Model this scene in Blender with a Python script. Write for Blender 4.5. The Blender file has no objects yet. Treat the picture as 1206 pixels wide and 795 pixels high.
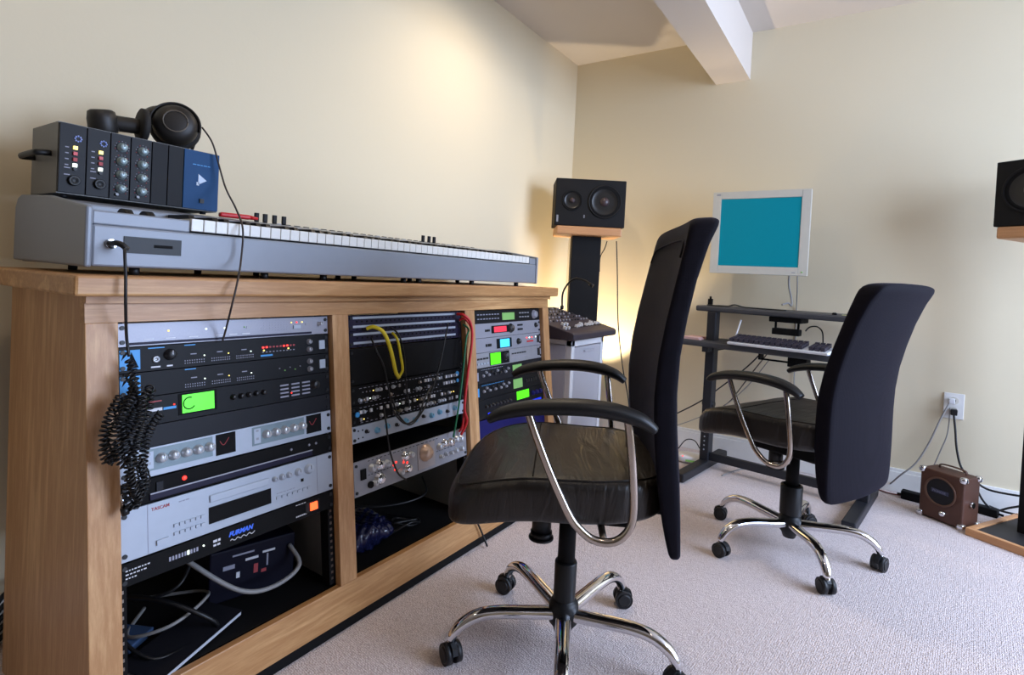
import bpy, bmesh, math, random
from mathutils import Vector, Matrix, Euler
random.seed(7)
SC = bpy.context.scene
COL = SC.collection
PI = math.pi

# ------------------------------------------------------------------ camera geometry
F_PX, PPX, PPY = 646.5, 603.0, 339.0
AX = Vector((982, -62, 646.5)).normalized()
AY = Vector((425, -10, -646.5)); AY = (AY - AX * AX.dot(AY)).normalized()
AZ = AX.cross(AY)
EYE = Vector((0, 0, .92))

def at(px, py, axis, val):
    """point of the room seen at (px, py) on the plane axis = val (world metres)"""
    v = Vector((px - PPX, -(py - PPY), -F_PX))
    r = Vector((v.dot(AX), v.dot(AY), v.dot(AZ)))
    i = 'xyz'.index(axis)
    return EYE + r * ((val - EYE[i]) / r[i])

# ------------------------------------------------------------------ materials
def _new(name):
    m = bpy.data.materials.new(name); m.use_nodes = True
    nt = m.node_tree
    return m, nt, nt.nodes['Principled BSDF'] if 'Principled BSDF' in nt.nodes else nt.nodes[0]

def srgb(r, g, b):
    f = lambda c: (c / 255) / 12.92 if c / 255 <= .04045 else ((c / 255 + .055) / 1.055) ** 2.4
    return (f(r), f(g), f(b), 1)

MATS = {}
def mat(name, col, rough=.5, metal=0., emit=0., noise=0., nscale=40, bump=0., bscale=200, sheen=0., coat=0., spec=.5):
    """procedural material: a base colour broken up by noise, optional fine bump"""
    if name in MATS: return MATS[name]
    m, nt, p = _new(name)
    c = srgb(*col)
    p.inputs['Base Color'].default_value = c
    p.inputs['Roughness'].default_value = rough
    p.inputs['Metallic'].default_value = metal
    p.inputs['Specular IOR Level'].default_value = spec
    if sheen:
        p.inputs['Sheen Weight'].default_value = sheen
        p.inputs['Sheen Roughness'].default_value = .4
    if coat: p.inputs['Coat Weight'].default_value = coat
    tc = nt.nodes.new('ShaderNodeTexCoord')
    if emit:
        p.inputs['Emission Color'].default_value = c
        p.inputs['Emission Strength'].default_value = emit
    n = nt.nodes.new('ShaderNodeTexNoise'); n.inputs['Scale'].default_value = nscale
    n.inputs['Detail'].default_value = 3
    nt.links.new(tc.outputs['Object'], n.inputs['Vector'])
    mx = nt.nodes.new('ShaderNodeMix'); mx.data_type = 'RGBA'
    k = noise if noise else .04
    mx.inputs[6].default_value = (c[0] * (1 - k), c[1] * (1 - k), c[2] * (1 - k), 1)
    mx.inputs[7].default_value = (min(1, c[0] * (1 + k)), min(1, c[1] * (1 + k)), min(1, c[2] * (1 + k)), 1)
    nt.links.new(n.outputs['Fac'], mx.inputs[0]); nt.links.new(mx.outputs[2], p.inputs['Base Color'])
    if bump:
        b = nt.nodes.new('ShaderNodeBump'); b.inputs['Strength'].default_value = bump
        b.inputs['Distance'].default_value = .002
        n2 = nt.nodes.new('ShaderNodeTexNoise'); n2.inputs['Scale'].default_value = bscale
        n2.inputs['Detail'].default_value = 4
        nt.links.new(tc.outputs['Object'], n2.inputs['Vector'])
        nt.links.new(n2.outputs['Fac'], b.inputs['Height']); nt.links.new(b.outputs['Normal'], p.inputs['Normal'])
    MATS[name] = m
    return m

def wood(name, light, dark, grain='z', rough=.42, scale=1.0):
    if name in MATS: return MATS[name]
    m, nt, p = _new(name)
    tc = nt.nodes.new('ShaderNodeTexCoord'); mp = nt.nodes.new('ShaderNodeMapping')
    s = {'x': (1.2, 16, 16), 'y': (16, 1.2, 16), 'z': (16, 16, 1.2)}[grain]
    mp.inputs['Scale'].default_value = [v * scale for v in s]
    nt.links.new(tc.outputs['Object'], mp.inputs['Vector'])
    n1 = nt.nodes.new('ShaderNodeTexNoise'); n1.inputs['Scale'].default_value = 1.3
    n1.inputs['Detail'].default_value = 5; n1.inputs['Distortion'].default_value = .9
    n2 = nt.nodes.new('ShaderNodeTexNoise'); n2.inputs['Scale'].default_value = 7
    n2.inputs['Detail'].default_value = 8; n2.inputs['Roughness'].default_value = .7
    nt.links.new(mp.outputs[0], n1.inputs['Vector']); nt.links.new(mp.outputs[0], n2.inputs['Vector'])
    w = nt.nodes.new('ShaderNodeMath'); w.operation = 'MULTIPLY'; w.inputs[1].default_value = 9
    nt.links.new(n1.outputs['Fac'], w.inputs[0])
    sn = nt.nodes.new('ShaderNodeMath'); sn.operation = 'SINE'; nt.links.new(w.outputs[0], sn.inputs[0])
    ad = nt.nodes.new('ShaderNodeMath'); ad.operation = 'MULTIPLY_ADD'
    ad.inputs[1].default_value = .22; nt.links.new(sn.outputs[0], ad.inputs[0]); nt.links.new(n2.outputs['Fac'], ad.inputs[2])
    cr = nt.nodes.new('ShaderNodeValToRGB')
    cr.color_ramp.elements[0].position = .25; cr.color_ramp.elements[0].color = srgb(*dark)
    cr.color_ramp.elements[1].position = .72; cr.color_ramp.elements[1].color = srgb(*light)
    nt.links.new(ad.outputs[0], cr.inputs[0]); nt.links.new(cr.outputs[0], p.inputs['Base Color'])
    p.inputs['Roughness'].default_value = rough
    b = nt.nodes.new('ShaderNodeBump'); b.inputs['Strength'].default_value = .12; b.inputs['Distance'].default_value = .001
    nt.links.new(n2.outputs['Fac'], b.inputs['Height']); nt.links.new(b.outputs['Normal'], p.inputs['Normal'])
    MATS[name] = m
    return m

def wall_mat(name, col):
    m, nt, p = _new(name)
    tc = nt.nodes.new('ShaderNodeTexCoord'); n = nt.nodes.new('ShaderNodeTexNoise')
    n.inputs['Scale'].default_value = 90; n.inputs['Detail'].default_value = 5
    nt.links.new(tc.outputs['Object'], n.inputs['Vector'])
    n0 = nt.nodes.new('ShaderNodeTexNoise'); n0.inputs['Scale'].default_value = 1.2
    nt.links.new(tc.outputs['Object'], n0.inputs['Vector'])
    c = srgb(*col); mx = nt.nodes.new('ShaderNodeMix'); mx.data_type = 'RGBA'
    mx.inputs[6].default_value = (c[0] * .98, c[1] * .98, c[2] * .97, 1); mx.inputs[7].default_value = c
    nt.links.new(n0.outputs['Fac'], mx.inputs[0]); nt.links.new(mx.outputs[2], p.inputs['Base Color'])
    b = nt.nodes.new('ShaderNodeBump'); b.inputs['Strength'].default_value = .12; b.inputs['Distance'].default_value = .002
    nt.links.new(n.outputs['Fac'], b.inputs['Height']); nt.links.new(b.outputs['Normal'], p.inputs['Normal'])
    p.inputs['Roughness'].default_value = .75; p.inputs['Specular IOR Level'].default_value = .25
    return m

def carpet_mat():
    m, nt, p = _new('carpet')
    tc = nt.nodes.new('ShaderNodeTexCoord')
    mp = nt.nodes.new('ShaderNodeMapping'); mp.inputs['Rotation'].default_value = (0, 0, .12)
    nt.links.new(tc.outputs['Object'], mp.inputs['Vector'])
    v = nt.nodes.new('ShaderNodeTexVoronoi'); v.inputs['Scale'].default_value = 210
    v.inputs['Randomness'].default_value = .55
    nt.links.new(mp.outputs[0], v.inputs['Vector'])
    n = nt.nodes.new('ShaderNodeTexNoise'); n.inputs['Scale'].default_value = 60; n.inputs['Detail'].default_value = 6
    nt.links.new(mp.outputs[0], n.inputs['Vector'])
    n3 = nt.nodes.new('ShaderNodeTexNoise'); n3.inputs['Scale'].default_value = 3.0; n3.inputs['Detail'].default_value = 3
    nt.links.new(mp.outputs[0], n3.inputs['Vector'])
    cr = nt.nodes.new('ShaderNodeValToRGB')
    cr.color_ramp.elements[0].position = .0; cr.color_ramp.elements[0].color = srgb(238, 226, 222)
    cr.color_ramp.elements[1].position = .75; cr.color_ramp.elements[1].color = srgb(194, 178, 174)
    nt.links.new(v.outputs['Distance'], cr.inputs[0])
    mx = nt.nodes.new('ShaderNodeMix'); mx.data_type = 'RGBA'; mx.blend_type = 'MULTIPLY'
    mx.inputs[0].default_value = .5
    cr2 = nt.nodes.new('ShaderNodeValToRGB')
    cr2.color_ramp.elements[0].position = .3; cr2.color_ramp.elements[0].color = (.80, .78, .775, 1)
    cr2.color_ramp.elements[1].position = .7; cr2.color_ramp.elements[1].color = (1, 1, 1, 1)
    a = nt.nodes.new('ShaderNodeMath'); a.operation = 'MULTIPLY_ADD'; a.inputs[1].default_value = .35
    nt.links.new(n3.outputs['Fac'], a.inputs[0])
    a2 = nt.nodes.new('ShaderNodeMath'); a2.operation = 'MULTIPLY'; a2.inputs[1].default_value = .65
    nt.links.new(n.outputs['Fac'], a2.inputs[0]); nt.links.new(a2.outputs[0], a.inputs[2])
    nt.links.new(a.outputs[0], cr2.inputs[0])
    nt.links.new(cr.outputs[0], mx.inputs[6]); nt.links.new(cr2.outputs[0], mx.inputs[7])
    nt.links.new(mx.outputs[2], p.inputs['Base Color'])
    ad = nt.nodes.new('ShaderNodeMath'); ad.operation = 'SUBTRACT'
    nt.links.new(n.outputs['Fac'], ad.inputs[0]); nt.links.new(v.outputs['Distance'], ad.inputs[1])
    b = nt.nodes.new('ShaderNodeBump'); b.inputs['Strength'].default_value = .7; b.inputs['Distance'].default_value = .004
    nt.links.new(ad.outputs[0], b.inputs['Height']); nt.links.new(b.outputs['Normal'], p.inputs['Normal'])
    p.inputs['Roughness'].default_value = .95; p.inputs['Specular IOR Level'].default_value = .1
    p.inputs['Sheen Weight'].default_value = .15
    return m

def mesh_fabric(name, col, col2):
    m, nt, p = _new(name)
    tc = nt.nodes.new('ShaderNodeTexCoord')
    v = nt.nodes.new('ShaderNodeTexVoronoi'); v.inputs['Scale'].default_value = 380; v.inputs['Randomness'].default_value = .2
    nt.links.new(tc.outputs['Object'], v.inputs['Vector'])
    mx = nt.nodes.new('ShaderNodeMix'); mx.data_type = 'RGBA'
    mx.inputs[6].default_value = srgb(*col); mx.inputs[7].default_value = srgb(*col2)
    nt.links.new(v.outputs['Distance'], mx.inputs[0]); nt.links.new(mx.outputs[2], p.inputs['Base Color'])
    b = nt.nodes.new('ShaderNodeBump'); b.inputs['Strength'].default_value = .4; b.inputs['Distance'].default_value = .001
    nt.links.new(v.outputs['Distance'], b.inputs['Height']); nt.links.new(b.outputs['Normal'], p.inputs['Normal'])
    p.inputs['Roughness'].default_value = .8
    p.inputs['Sheen Weight'].default_value = .10; p.inputs['Sheen Roughness'].default_value = .3; p.inputs['Specular IOR Level'].default_value = .12
    p.inputs['Sheen Tint'].default_value = srgb(150, 150, 200)
    return m

def leather_mat():
    m, nt, p = _new('black_leather')
    tc = nt.nodes.new('ShaderNodeTexCoord')
    v = nt.nodes.new('ShaderNodeTexVoronoi'); v.inputs['Scale'].default_value = 260; v.feature = 'DISTANCE_TO_EDGE'
    nt.links.new(tc.outputs['Object'], v.inputs['Vector'])
    mp = nt.nodes.new('ShaderNodeMapping'); mp.inputs['Scale'].default_value = (22, 4, 6)
    nt.links.new(tc.outputs['Object'], mp.inputs['Vector'])
    n = nt.nodes.new('ShaderNodeTexNoise'); n.inputs['Scale'].default_value = 1; n.inputs['Detail'].default_value = 3
    n.inputs['Distortion'].default_value = 1.5
    nt.links.new(mp.outputs[0], n.inputs['Vector'])
    b = nt.nodes.new('ShaderNodeBump'); b.inputs['Strength'].default_value = .25; b.inputs['Distance'].default_value = .001
    nt.links.new(v.outputs['Distance'], b.inputs['Height'])
    b2 = nt.nodes.new('ShaderNodeBump'); b2.inputs['Strength'].default_value = .5; b2.inputs['Distance'].default_value = .012
    nt.links.new(n.outputs['Fac'], b2.inputs['Height']); nt.links.new(b.outputs['Normal'], b2.inputs['Normal'])
    nt.links.new(b2.outputs['Normal'], p.inputs['Normal'])
    p.inputs['Base Color'].default_value = srgb(30, 24, 19)
    p.inputs['Roughness'].default_value = .42
    return m

OAK_Z = wood('oak_upright', (216, 172, 122), (178, 130, 84), 'z')
OAK_Y = wood('oak_lengthwise', (214, 168, 114), (172, 124, 76), 'y')
OAK_X = wood('oak_crosswise', (220, 172, 122), (180, 130, 84), 'x')
PINE = wood('pine_shelf', (216, 166, 116), (192, 138, 92), 'x', scale=.8)
BLACK = mat('black_plastic', (17, 17, 18), .45, noise=.1, spec=.35)
BLACKM = mat('matte_black', (9, 8, 9), .75, noise=.1, spec=.2)
BPANEL = mat('black_panel', (12, 12, 16), .55, noise=.15, spec=.22)
BPANEL2 = mat('charcoal_panel', (21, 21, 27), .55, noise=.15, spec=.25)
RUBBER = mat('black_rubber', (16, 17, 20), .5)
SILVER = mat('brushed_silver', (150, 150, 160), .45, .25, noise=.08, nscale=300)
WHITEP = mat('pale_silver_panel', (172, 180, 192), .45, .1, noise=.05)
GREYP = mat('grey_panel', (150, 150, 156), .45, .25, noise=.12)
GREENP = mat('green_grey_panel', (118, 134, 140), .45, .1, noise=.1)
CHROME = mat('chrome', (225, 225, 228), .09, 1.)
DULLCH = mat('satin_steel', (150, 142, 134), .28, 1.)
KNOBM = mat('metal_knob', (196, 200, 206), .3, .5)
KNOBB = mat('black_knob', (26, 26, 28), .4)
WHITE = mat('white_print', (215, 215, 220), .6)
DIM = mat('grey_print', (150, 150, 165), .6)
BLUEPR = mat('blue_print', (60, 150, 215), .5)
NAVY = mat('dark_blue_panel', (14, 12, 80), .5, spec=.25)
REDP = mat('red_plastic', (200, 24, 30), .4)
REDPR = mat('red_print', (170, 66, 70), .6)
PURP = mat('purple_panel', (22, 16, 44), .5, spec=.25)
L_GREEN = mat('lcd_green', (84, 235, 20), .4, emit=.75)
L_GRN2 = mat('lcd_dull_green', (120, 170, 96), .4, emit=.25)
L_RED = mat('led_red', (255, 50, 40), .4, emit=2.5)
L_ORG = mat('switch_glow', (255, 90, 40), .4, emit=2.2)
L_YEL = mat('led_yellow', (255, 225, 120), .4, emit=1.6)
L_WHT = mat('led_white', (240, 255, 240), .4, emit=2)
L_CYAN = mat('lcd_cyan', (70, 190, 245), .4, emit=1.0)
L_REDL = mat('lcd_red', (225, 50, 70), .4, emit=.7)
L_BLUE = mat('blue_glow_strip', (20, 50, 235), .4, emit=.9)
KBGREY = mat('instrument_grey', (132, 137, 146), .42, .1, noise=.03)
KEYW = mat('ivory_key', (222, 220, 214), .3)
WHITEPL = mat('white_plastic', (225, 226, 230), .4)
MILKY = mat('milky_plastic', (238, 238, 244), .3, noise=.03)
_nt = MILKY.node_tree; _tr = _nt.nodes.new('ShaderNodeBsdfTranslucent'); _tr.inputs[0].default_value = srgb(225, 225, 232)
_ms = _nt.nodes.new('ShaderNodeMixShader'); _ms.inputs[0].default_value = .55
_ou = [n for n in _nt.nodes if n.type == 'OUTPUT_MATERIAL'][0]; _pb = [n for n in _nt.nodes if n.type == 'BSDF_PRINCIPLED'][0]
_nt.links.new(_pb.outputs[0], _ms.inputs[1]); _nt.links.new(_tr.outputs[0], _ms.inputs[2]); _nt.links.new(_ms.outputs[0], _ou.inputs[0])
BEIGE = mat('beige_plastic', (200, 196, 184), .5)
SCREEN = mat('teal_screen', (0, 114, 132), .45, emit=.42, spec=.2)
DESKG = mat('desk_laminate', (60, 61, 66), .55, noise=.1)
DESKM = mat('desk_steel', (22, 24, 31), .5, noise=.1)
BROWN = mat('brown_leatherette', (78, 46, 32), .5, noise=.15, bump=.4, bscale=400)
SPKBOX = mat('speaker_black', (13, 12, 13), .6, noise=.1, spec=.25)
CONE = mat('cone_grey', (38, 36, 34), .3, .3)
PAPER = mat('paper', (205, 208, 216), .7)
PINK = mat('pink_paper', (214, 176, 172), .7)
YEL = mat('yellow_cable', (225, 205, 40), .45)
REDC = mat('red_cable', (205, 30, 36), .45)
GRNC = mat('green_cable', (20, 110, 70), .45)
GREYC = mat('grey_cable', (140, 138, 136), .5)
BLKC = mat('black_cable', (12, 12, 14), .45)
LEATHER = leather_mat()
MESHF = mesh_fabric('chair_mesh', (24, 16, 15), (12, 8, 8))
FABR = mesh_fabric('chair_fabric', (20, 17, 27), (11, 9, 15))
APIBLUE = mat('blue_power_panel', (4, 62, 108), .5, spec=.2)
ALU = mat('grey_aluminium', (112, 110, 106), .5, .3)
TRIMW = mat('white_trim', (226, 224, 220), .4)

# ------------------------------------------------------------------ mesh builder
class G:
    def __init__(s):
        s.bm = bmesh.new(); s.mats = []
    def _mi(s, m):
        if m not in s.mats: s.mats.append(m)
        return s.mats.index(m)
    def _fin(s, faces, m, smooth=False):
        i = s._mi(m)
        for f in faces: f.material_index = i; f.smooth = smooth
    def box(s, x0, x1, y0, y1, z0, z1, m, M=None, bev=0.):
        r = bmesh.ops.create_cube(s.bm, size=1)
        vs = r['verts']
        for v in vs:
            v.co = Vector(((x0 + x1) / 2 + v.co.x * (x1 - x0), (y0 + y1) / 2 + v.co.y * (y1 - y0), (z0 + z1) / 2 + v.co.z * (z1 - z0)))
        fs = list({f for v in vs for f in v.link_faces})
        s._fin(fs, m)
        if bev:
            es = list({e for v in vs for e in v.link_edges})
            rb = bmesh.ops.bevel(s.bm, geom=es, offset=bev, segments=2, affect='EDGES', profile=.5)
            vs = list({v for f in rb['faces'] for v in f.verts})
            s._fin(rb['faces'], m)
            vs = list({v for f in rb['faces'] for v in f.verts})
        if M is not None:
            for v in vs: v.co = M @ v.co
        return vs
    def cyl(s, p0, p1, r0, m, r1=None, seg=20, smooth=True, cap=True):
        p0, p1 = Vector(p0), Vector(p1); r1 = r0 if r1 is None else r1
        d = (p1 - p0); q = d.to_track_quat('Z', 'Y')
        a, b = [], []
        for i in range(seg):
            t = 2 * PI * i / seg; c = Vector((math.cos(t), math.sin(t), 0))
            a.append(s.bm.verts.new(p0 + q @ (c * r0))); b.append(s.bm.verts.new(p1 + q @ (c * r1)))
        fs = [s.bm.faces.new((a[i], a[(i + 1) % seg], b[(i + 1) % seg], b[i])) for i in range(seg)]
        s._fin(fs, m, smooth)
        if cap:
            s._fin([s.bm.faces.new(a[::-1]), s.bm.faces.new(b)], m)
    def lathe(s, prof, m, origin=(0, 0, 0), axis=(0, 0, 1), seg=28, mats=None):
        """prof: list of (radius, height) along the axis"""
        o = Vector(origin); q = Vector(axis).to_track_quat('Z', 'Y')
        rings = []
        for r, h in prof:
            if r < 1e-6: rings.append([s.bm.verts.new(o + q @ Vector((0, 0, h)))])
            else: rings.append([s.bm.verts.new(o + q @ Vector((r * math.cos(2 * PI * i / seg), r * math.sin(2 * PI * i / seg), h))) for i in range(seg)])
        for k, (A, B) in enumerate(zip(rings, rings[1:])):
            mm = mats[k] if mats else m
            fs = []
            for i in range(seg):
                j = (i + 1) % seg
                if len(A) == 1 and len(B) == 1: continue
                if len(A) == 1: fs.append(s.bm.faces.new((A[0], B[j], B[i])))
                elif len(B) == 1: fs.append(s.bm.faces.new((A[i], A[j], B[0])))
                else: fs.append(s.bm.faces.new((A[i], A[j], B[j], B[i])))
            s._fin(fs, mm, True)
    def tube(s, pts, r, m, seg=8, sub=6, cap=True, radii=None, flat=None):
        P = [Vector(p) for p in pts]
        if sub > 1 and len(P) > 2:
            Q = []; RR = []
            for i in range(len(P) - 1):
                p0 = P[max(i - 1, 0)]; p1 = P[i]; p2 = P[i + 1]; p3 = P[min(i + 2, len(P) - 1)]
                for k in range(sub):
                    t = k / sub
                    Q.append(.5 * ((2 * p1) + (p2 - p0) * t + (2 * p0 - 5 * p1 + 4 * p2 - p3) * t * t + (3 * p1 - p0 - 3 * p2 + p3) * t ** 3))
                    if radii: RR.append(radii[i] * (1 - t) + radii[i + 1] * t)
            Q.append(P[-1])
            if radii: RR.append(radii[-1])
        else: Q = P; RR = radii
        n = None; rings = []
        for i, p in enumerate(Q):
            t = (Q[min(i + 1, len(Q) - 1)] - Q[max(i - 1, 0)]).normalized()
            if n is None:
                n = Vector((0, 0, 1)) if abs(t.z) < .9 else Vector((1, 0, 0))
            n = (n - t * n.dot(t)).normalized(); b = t.cross(n)
            rr = RR[i] if RR else r
            ka, kb = flat if flat else (1, 1)
            rings.append([s.bm.verts.new(p + n * (math.cos(2 * PI * k / seg) * rr * ka) + b * (math.sin(2 * PI * k / seg) * rr * kb)) for k in range(seg)])
        fs = []
        for A, B in zip(rings, rings[1:]):
            for k in range(seg):
                fs.append(s.bm.faces.new((A[k], A[(k + 1) % seg], B[(k + 1) % seg], B[k])))
        s._fin(fs, m, True)
        if cap: s._fin([s.bm.faces.new(rings[0][::-1]), s.bm.faces.new(rings[-1])], m)
    def prism(s, pts, axis, a, b, m):
        """polygon pts in the plane across `axis`, extruded from a to b"""
        def mk(p, t):
            return {'x': Vector((t, p[0], p[1])), 'y': Vector((p[0], t, p[1])), 'z': Vector((p[0], p[1], t))}[axis]
        A = [s.bm.verts.new(mk(p, a)) for p in pts]; B = [s.bm.verts.new(mk(p, b)) for p in pts]
        n = len(pts)
        fs = [s.bm.faces.new((A[i], A[(i + 1) % n], B[(i + 1) % n], B[i])) for i in range(n)]
        fs += [s.bm.faces.new(A[::-1]), s.bm.faces.new(B)]
        s._fin(fs, m)
    def sphere(s, c, r, m, sx=1, sy=1, sz=1, seg=16):
        rr = bmesh.ops.create_uvsphere(s.bm, u_segments=seg, v_segments=seg // 2 + 2, radius=r)
        for v in rr['verts']: v.co = Vector((v.co.x * sx, v.co.y * sy, v.co.z * sz)) + Vector(c)
        s._fin(list({f for v in rr['verts'] for f in v.link_faces}), m, True)
    def rbox(s, c, h, p, m, n=14, deform=None, pick=None):
        """soft box: cube surface pulled to a p-norm ball, scaled by half sizes h, then deformed"""
        N = n + 1; tab = {}; fs = []
        def V(i, j, k):
            if (i, j, k) not in tab:
                q = Vector((2 * i / N - 1, 2 * j / N - 1, 2 * k / N - 1))
                if isinstance(p, tuple):          # soft across x, crisp outline in y and z
                    o_ = max(abs(q.y), abs(q.z)); e_ = (abs(q.y) ** p[1] + abs(q.z) ** p[1]) ** (1 / p[1])
                    r_ = (abs(q.x) ** p[0] + o_ ** p[0]) ** (1 / p[0]); k_ = (o_ / e_ if e_ > 1e-9 else 1)
                    fx_ = 1 / r_ if r_ else 1
                    edge = 1 - .0 * o_
                    q = Vector((q.x * fx_, q.y * k_ * (1 if o_ < .8 else 1 - (1 - fx_) * .10), q.z * k_ * (1 if o_ < .8 else 1 - (1 - fx_) * .10)))
                else:
                    L = (abs(q.x) ** p + abs(q.y) ** p + abs(q.z) ** p) ** (1 / p); q = q / L
                q = Vector((q.x * h[0], q.y * h[1], q.z * h[2]))
                if deform: q = deform(q)
                tab[(i, j, k)] = s.bm.verts.new(q + Vector(c))
            return tab[(i, j, k)]
        for i in range(N):
            for j in range(N):
                for e, fl in ((0, 1), (N, 0)):
                    for mk in (lambda a_, b_: (e, a_, b_), lambda a_, b_: (b_, e, a_), lambda a_, b_: (a_, b_, e)):
                        q4 = [V(*mk(i, j)), V(*mk(i + 1, j)), V(*mk(i + 1, j + 1)), V(*mk(i, j + 1))]
                        fs.append(s.bm.faces.new(q4[::-1] if fl else q4))
        s._fin(fs, m, True)
        s.bm.normal_update()
        if pick:
            for f in fs:
                mm = pick(f.calc_center_median() - Vector(c), f.normal)
                if mm: f.material_index = s._mi(mm)

def link(o, parent=None, loc=None, rot=None):
    COL.objects.link(o)
    if parent is not None: o.parent = parent
    if loc is not None: o.location = loc
    if rot is not None: o.rotation_euler = rot
    return o

def obj(name, g, parent=None, loc=None, rot=None, bevel=0., label=None):
    bmesh.ops.recalc_face_normals(g.bm, faces=g.bm.faces)
    me = bpy.data.meshes.new(name); g.bm.to_mesh(me); g.bm.free()
    for m in g.mats: me.materials.append(m)
    o = bpy.data.objects.new(name, me)
    if bevel:
        md = o.modifiers.new('bevel', 'BEVEL'); md.width = bevel; md.segments = 2; md.limit_method = 'ANGLE'
    if label: o['label'] = label
    return link(o, parent, loc, rot)

def one(fn, *a, **k):
    g = G(); getattr(g, fn)(*a, **k); return g

def tag(o, label, cat, group=None):
    o['label'] = label; o['category'] = cat
    if group: o['group'] = group
    return o

def thing(name, label, cat, loc=(0, 0, 0), rot=(0, 0, 0), group=None):
    o = bpy.data.objects.new(name, None); o.empty_display_size = .05
    link(o, None, loc, rot)
    return tag(o, label, cat, group)

def struct(name, g, bevel=0.):
    o = obj(name, g, bevel=bevel); o['kind'] = 'structure'; return o

def copy_tree(o, parent=None):
    c = o.copy(); COL.objects.link(c); c.parent = parent
    for ch in list(o.children):
        if ch.name in bpy.data.objects: copy_tree(ch, c)
    return c

def text(name, s, size, m, parent, loc, rot, depth=.0004, shear=0., bold=0., align='LEFT', sx=1.):
    cu = bpy.data.curves.new('t', 'FONT'); cu.body = s; cu.size = size; cu.extrude = depth; cu.shear = shear
    cu.offset = bold; cu.align_x = align; cu.resolution_u = 3
    to = bpy.data.objects.new('t', cu); COL.objects.link(to)
    bpy.context.view_layer.update()
    me = bpy.data.meshes.new_from_object(to.evaluated_get(bpy.context.evaluated_depsgraph_get()))
    bpy.data.objects.remove(to)
    me.name = name; me.materials.clear(); me.materials.append(m)
    o = bpy.data.objects.new(name, me); link(o, parent, loc, rot); o.scale = (sx, 1, 1)
    return o

# ------------------------------------------------------------------ the room
XL, YB, ZC, XR, YF = -1.68, 3.2, 2.32, 2.1, -1.9
CREAM = wall_mat('cream_paint', (219, 206, 178))
CEILM = wall_mat('ceiling_paint', (212, 202, 192))
g = G(); g.box(XL - .1, XR + .1, YF - .1, YB + .1, -.06, 0, carpet_mat()); struct('floor', g)
g = G(); g.box(XL - .1, XR + .1, YF - .1, YB + .1, ZC, ZC + .08, CEILM); struct('ceiling', g)
g = G(); g.box(XL - .1, XL, YF, YB, 0, ZC, CREAM); struct('wall_left', g)
g = G(); g.box(XL - .1, XR + .1, YB, YB + .1, 0, ZC, CREAM); struct('wall_back', g)
g = G(); g.box(XL - .1, XR + .1, YF - .1, YF, 0, ZC, wall_mat('fill_cut_paint', (140, 126, 108))); struct('wall_front', g)  # unseen wall, coloured darker to cut the bounced fill
WY0, WY1, WZ0, WZ1 = 1.05, 2.95, .25, 2.05
g = G()
g.box(XR, XR + .1, YF, WY0, 0, ZC, CREAM); g.box(XR, XR + .1, WY1, YB, 0, ZC, CREAM)
g.box(XR, XR + .1, WY0, WY1, 0, WZ0, CREAM); g.box(XR, XR + .1, WY0, WY1, WZ1, ZC, CREAM)
struct('wall_right', g)
g = G()
for (a, b, c, d) in ((WY0, WY0 + .05, WZ0, WZ1), (WY1 - .05, WY1, WZ0, WZ1), (WY0, WY1, WZ0, WZ0 + .05), (WY0, WY1, WZ1 - .05, WZ1), ((WY0 + WY1) / 2 - .03, (WY0 + WY1) / 2 + .03, WZ0, WZ1)):
    g.box(XR + .02, XR + .07, a, b, c, d, TRIMW)
struct('window_1', g)
g = G(); g.box(-.80, -.62, YF, YB, 2.065, ZC, CEILM); struct('trim_1', g)           # ceiling beam
def skirting(name, pts_box):
    g = G()
    for (x0, x1, y0, y1) in pts_box:
        g.box(x0, x1, y0, y1, 0, .095, TRIMW)
        dx = .005 if x1 - x0 < .05 else 0; dy = .005 if y1 - y0 < .05 else 0
        g.box(x0 + dx * (x0 > 0), x1 - dx * (x0 < 0), y0 + dy, y1, .095, .11, TRIMW)
    struct(name, g, .002)
skirting('baseboard_back', [(XL, XR, YB - .016, YB)])
skirting('baseboard_left', [(XL, XL + .016, YF, YB - .016)])

# ------------------------------------------------------------------ oak rack cabinet
TILT = math.atan(.12)
RP0 = Vector((-1.17, 0, .80))
RUP = Vector((-math.sin(TILT), 0, math.cos(TILT))); RN = Vector((math.cos(TILT), 0, math.sin(TILT)))
RROT = (-TILT, 0, PI / 2)
def P(u, v, n=0.):
    return RP0 + Vector((0, u, 0)) + RUP * v + RN * n
def Rpix(px, py, n=0.):
    """point on the sloping rack front (n metres in front of it) seen at a pixel"""
    v = Vector((px - PPX, -(py - PPY), -F_PX)); r = Vector((v.dot(AX), v.dot(AY), v.dot(AZ)))
    q = RP0 + RN * n
    return EYE + r * ((q - EYE).dot(RN) / r.dot(RN))

cab = thing('rack_cabinet', 'long oak equipment cabinet with three open rack bays along the left wall', 'cabinet', (-1.35, 1.23, 0))
def cobj(name, g, **k):
    o = obj(name, g, cab, **k); o.location = (1.35, -1.23, 0); return o
def fx(z): return -1.17 + (.80 - z) * .12
for y0 in (.402, 2.048):
    g = G(); g.prism([(fx(.028) - .001, .0), (fx(.028) - .001, .028), (fx(.85) - .001, .85), (-1.57, .85), (-1.55, 0)], 'y', y0, y0 + .022, OAK_Z); cobj('side_panel', g, bevel=.002)
for y0 in (.946, 1.504):
    g = G(); g.prism([(fx(.09) - .03, .09), (fx(.83) - .03, .83), (-1.5, .83), (-1.5, .09)], 'y', y0, y0 + .02, mat('grey_board', (128, 126, 124), .6)); cobj('divider', g)
TM = Matrix(((0, RUP.x, RN.x, RP0.x), (1, RUP.y, RN.y, RP0.y), (0, RUP.z, RN.z, RP0.z), (0, 0, 0, 1)))   # (u, v, n) -> world
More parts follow.
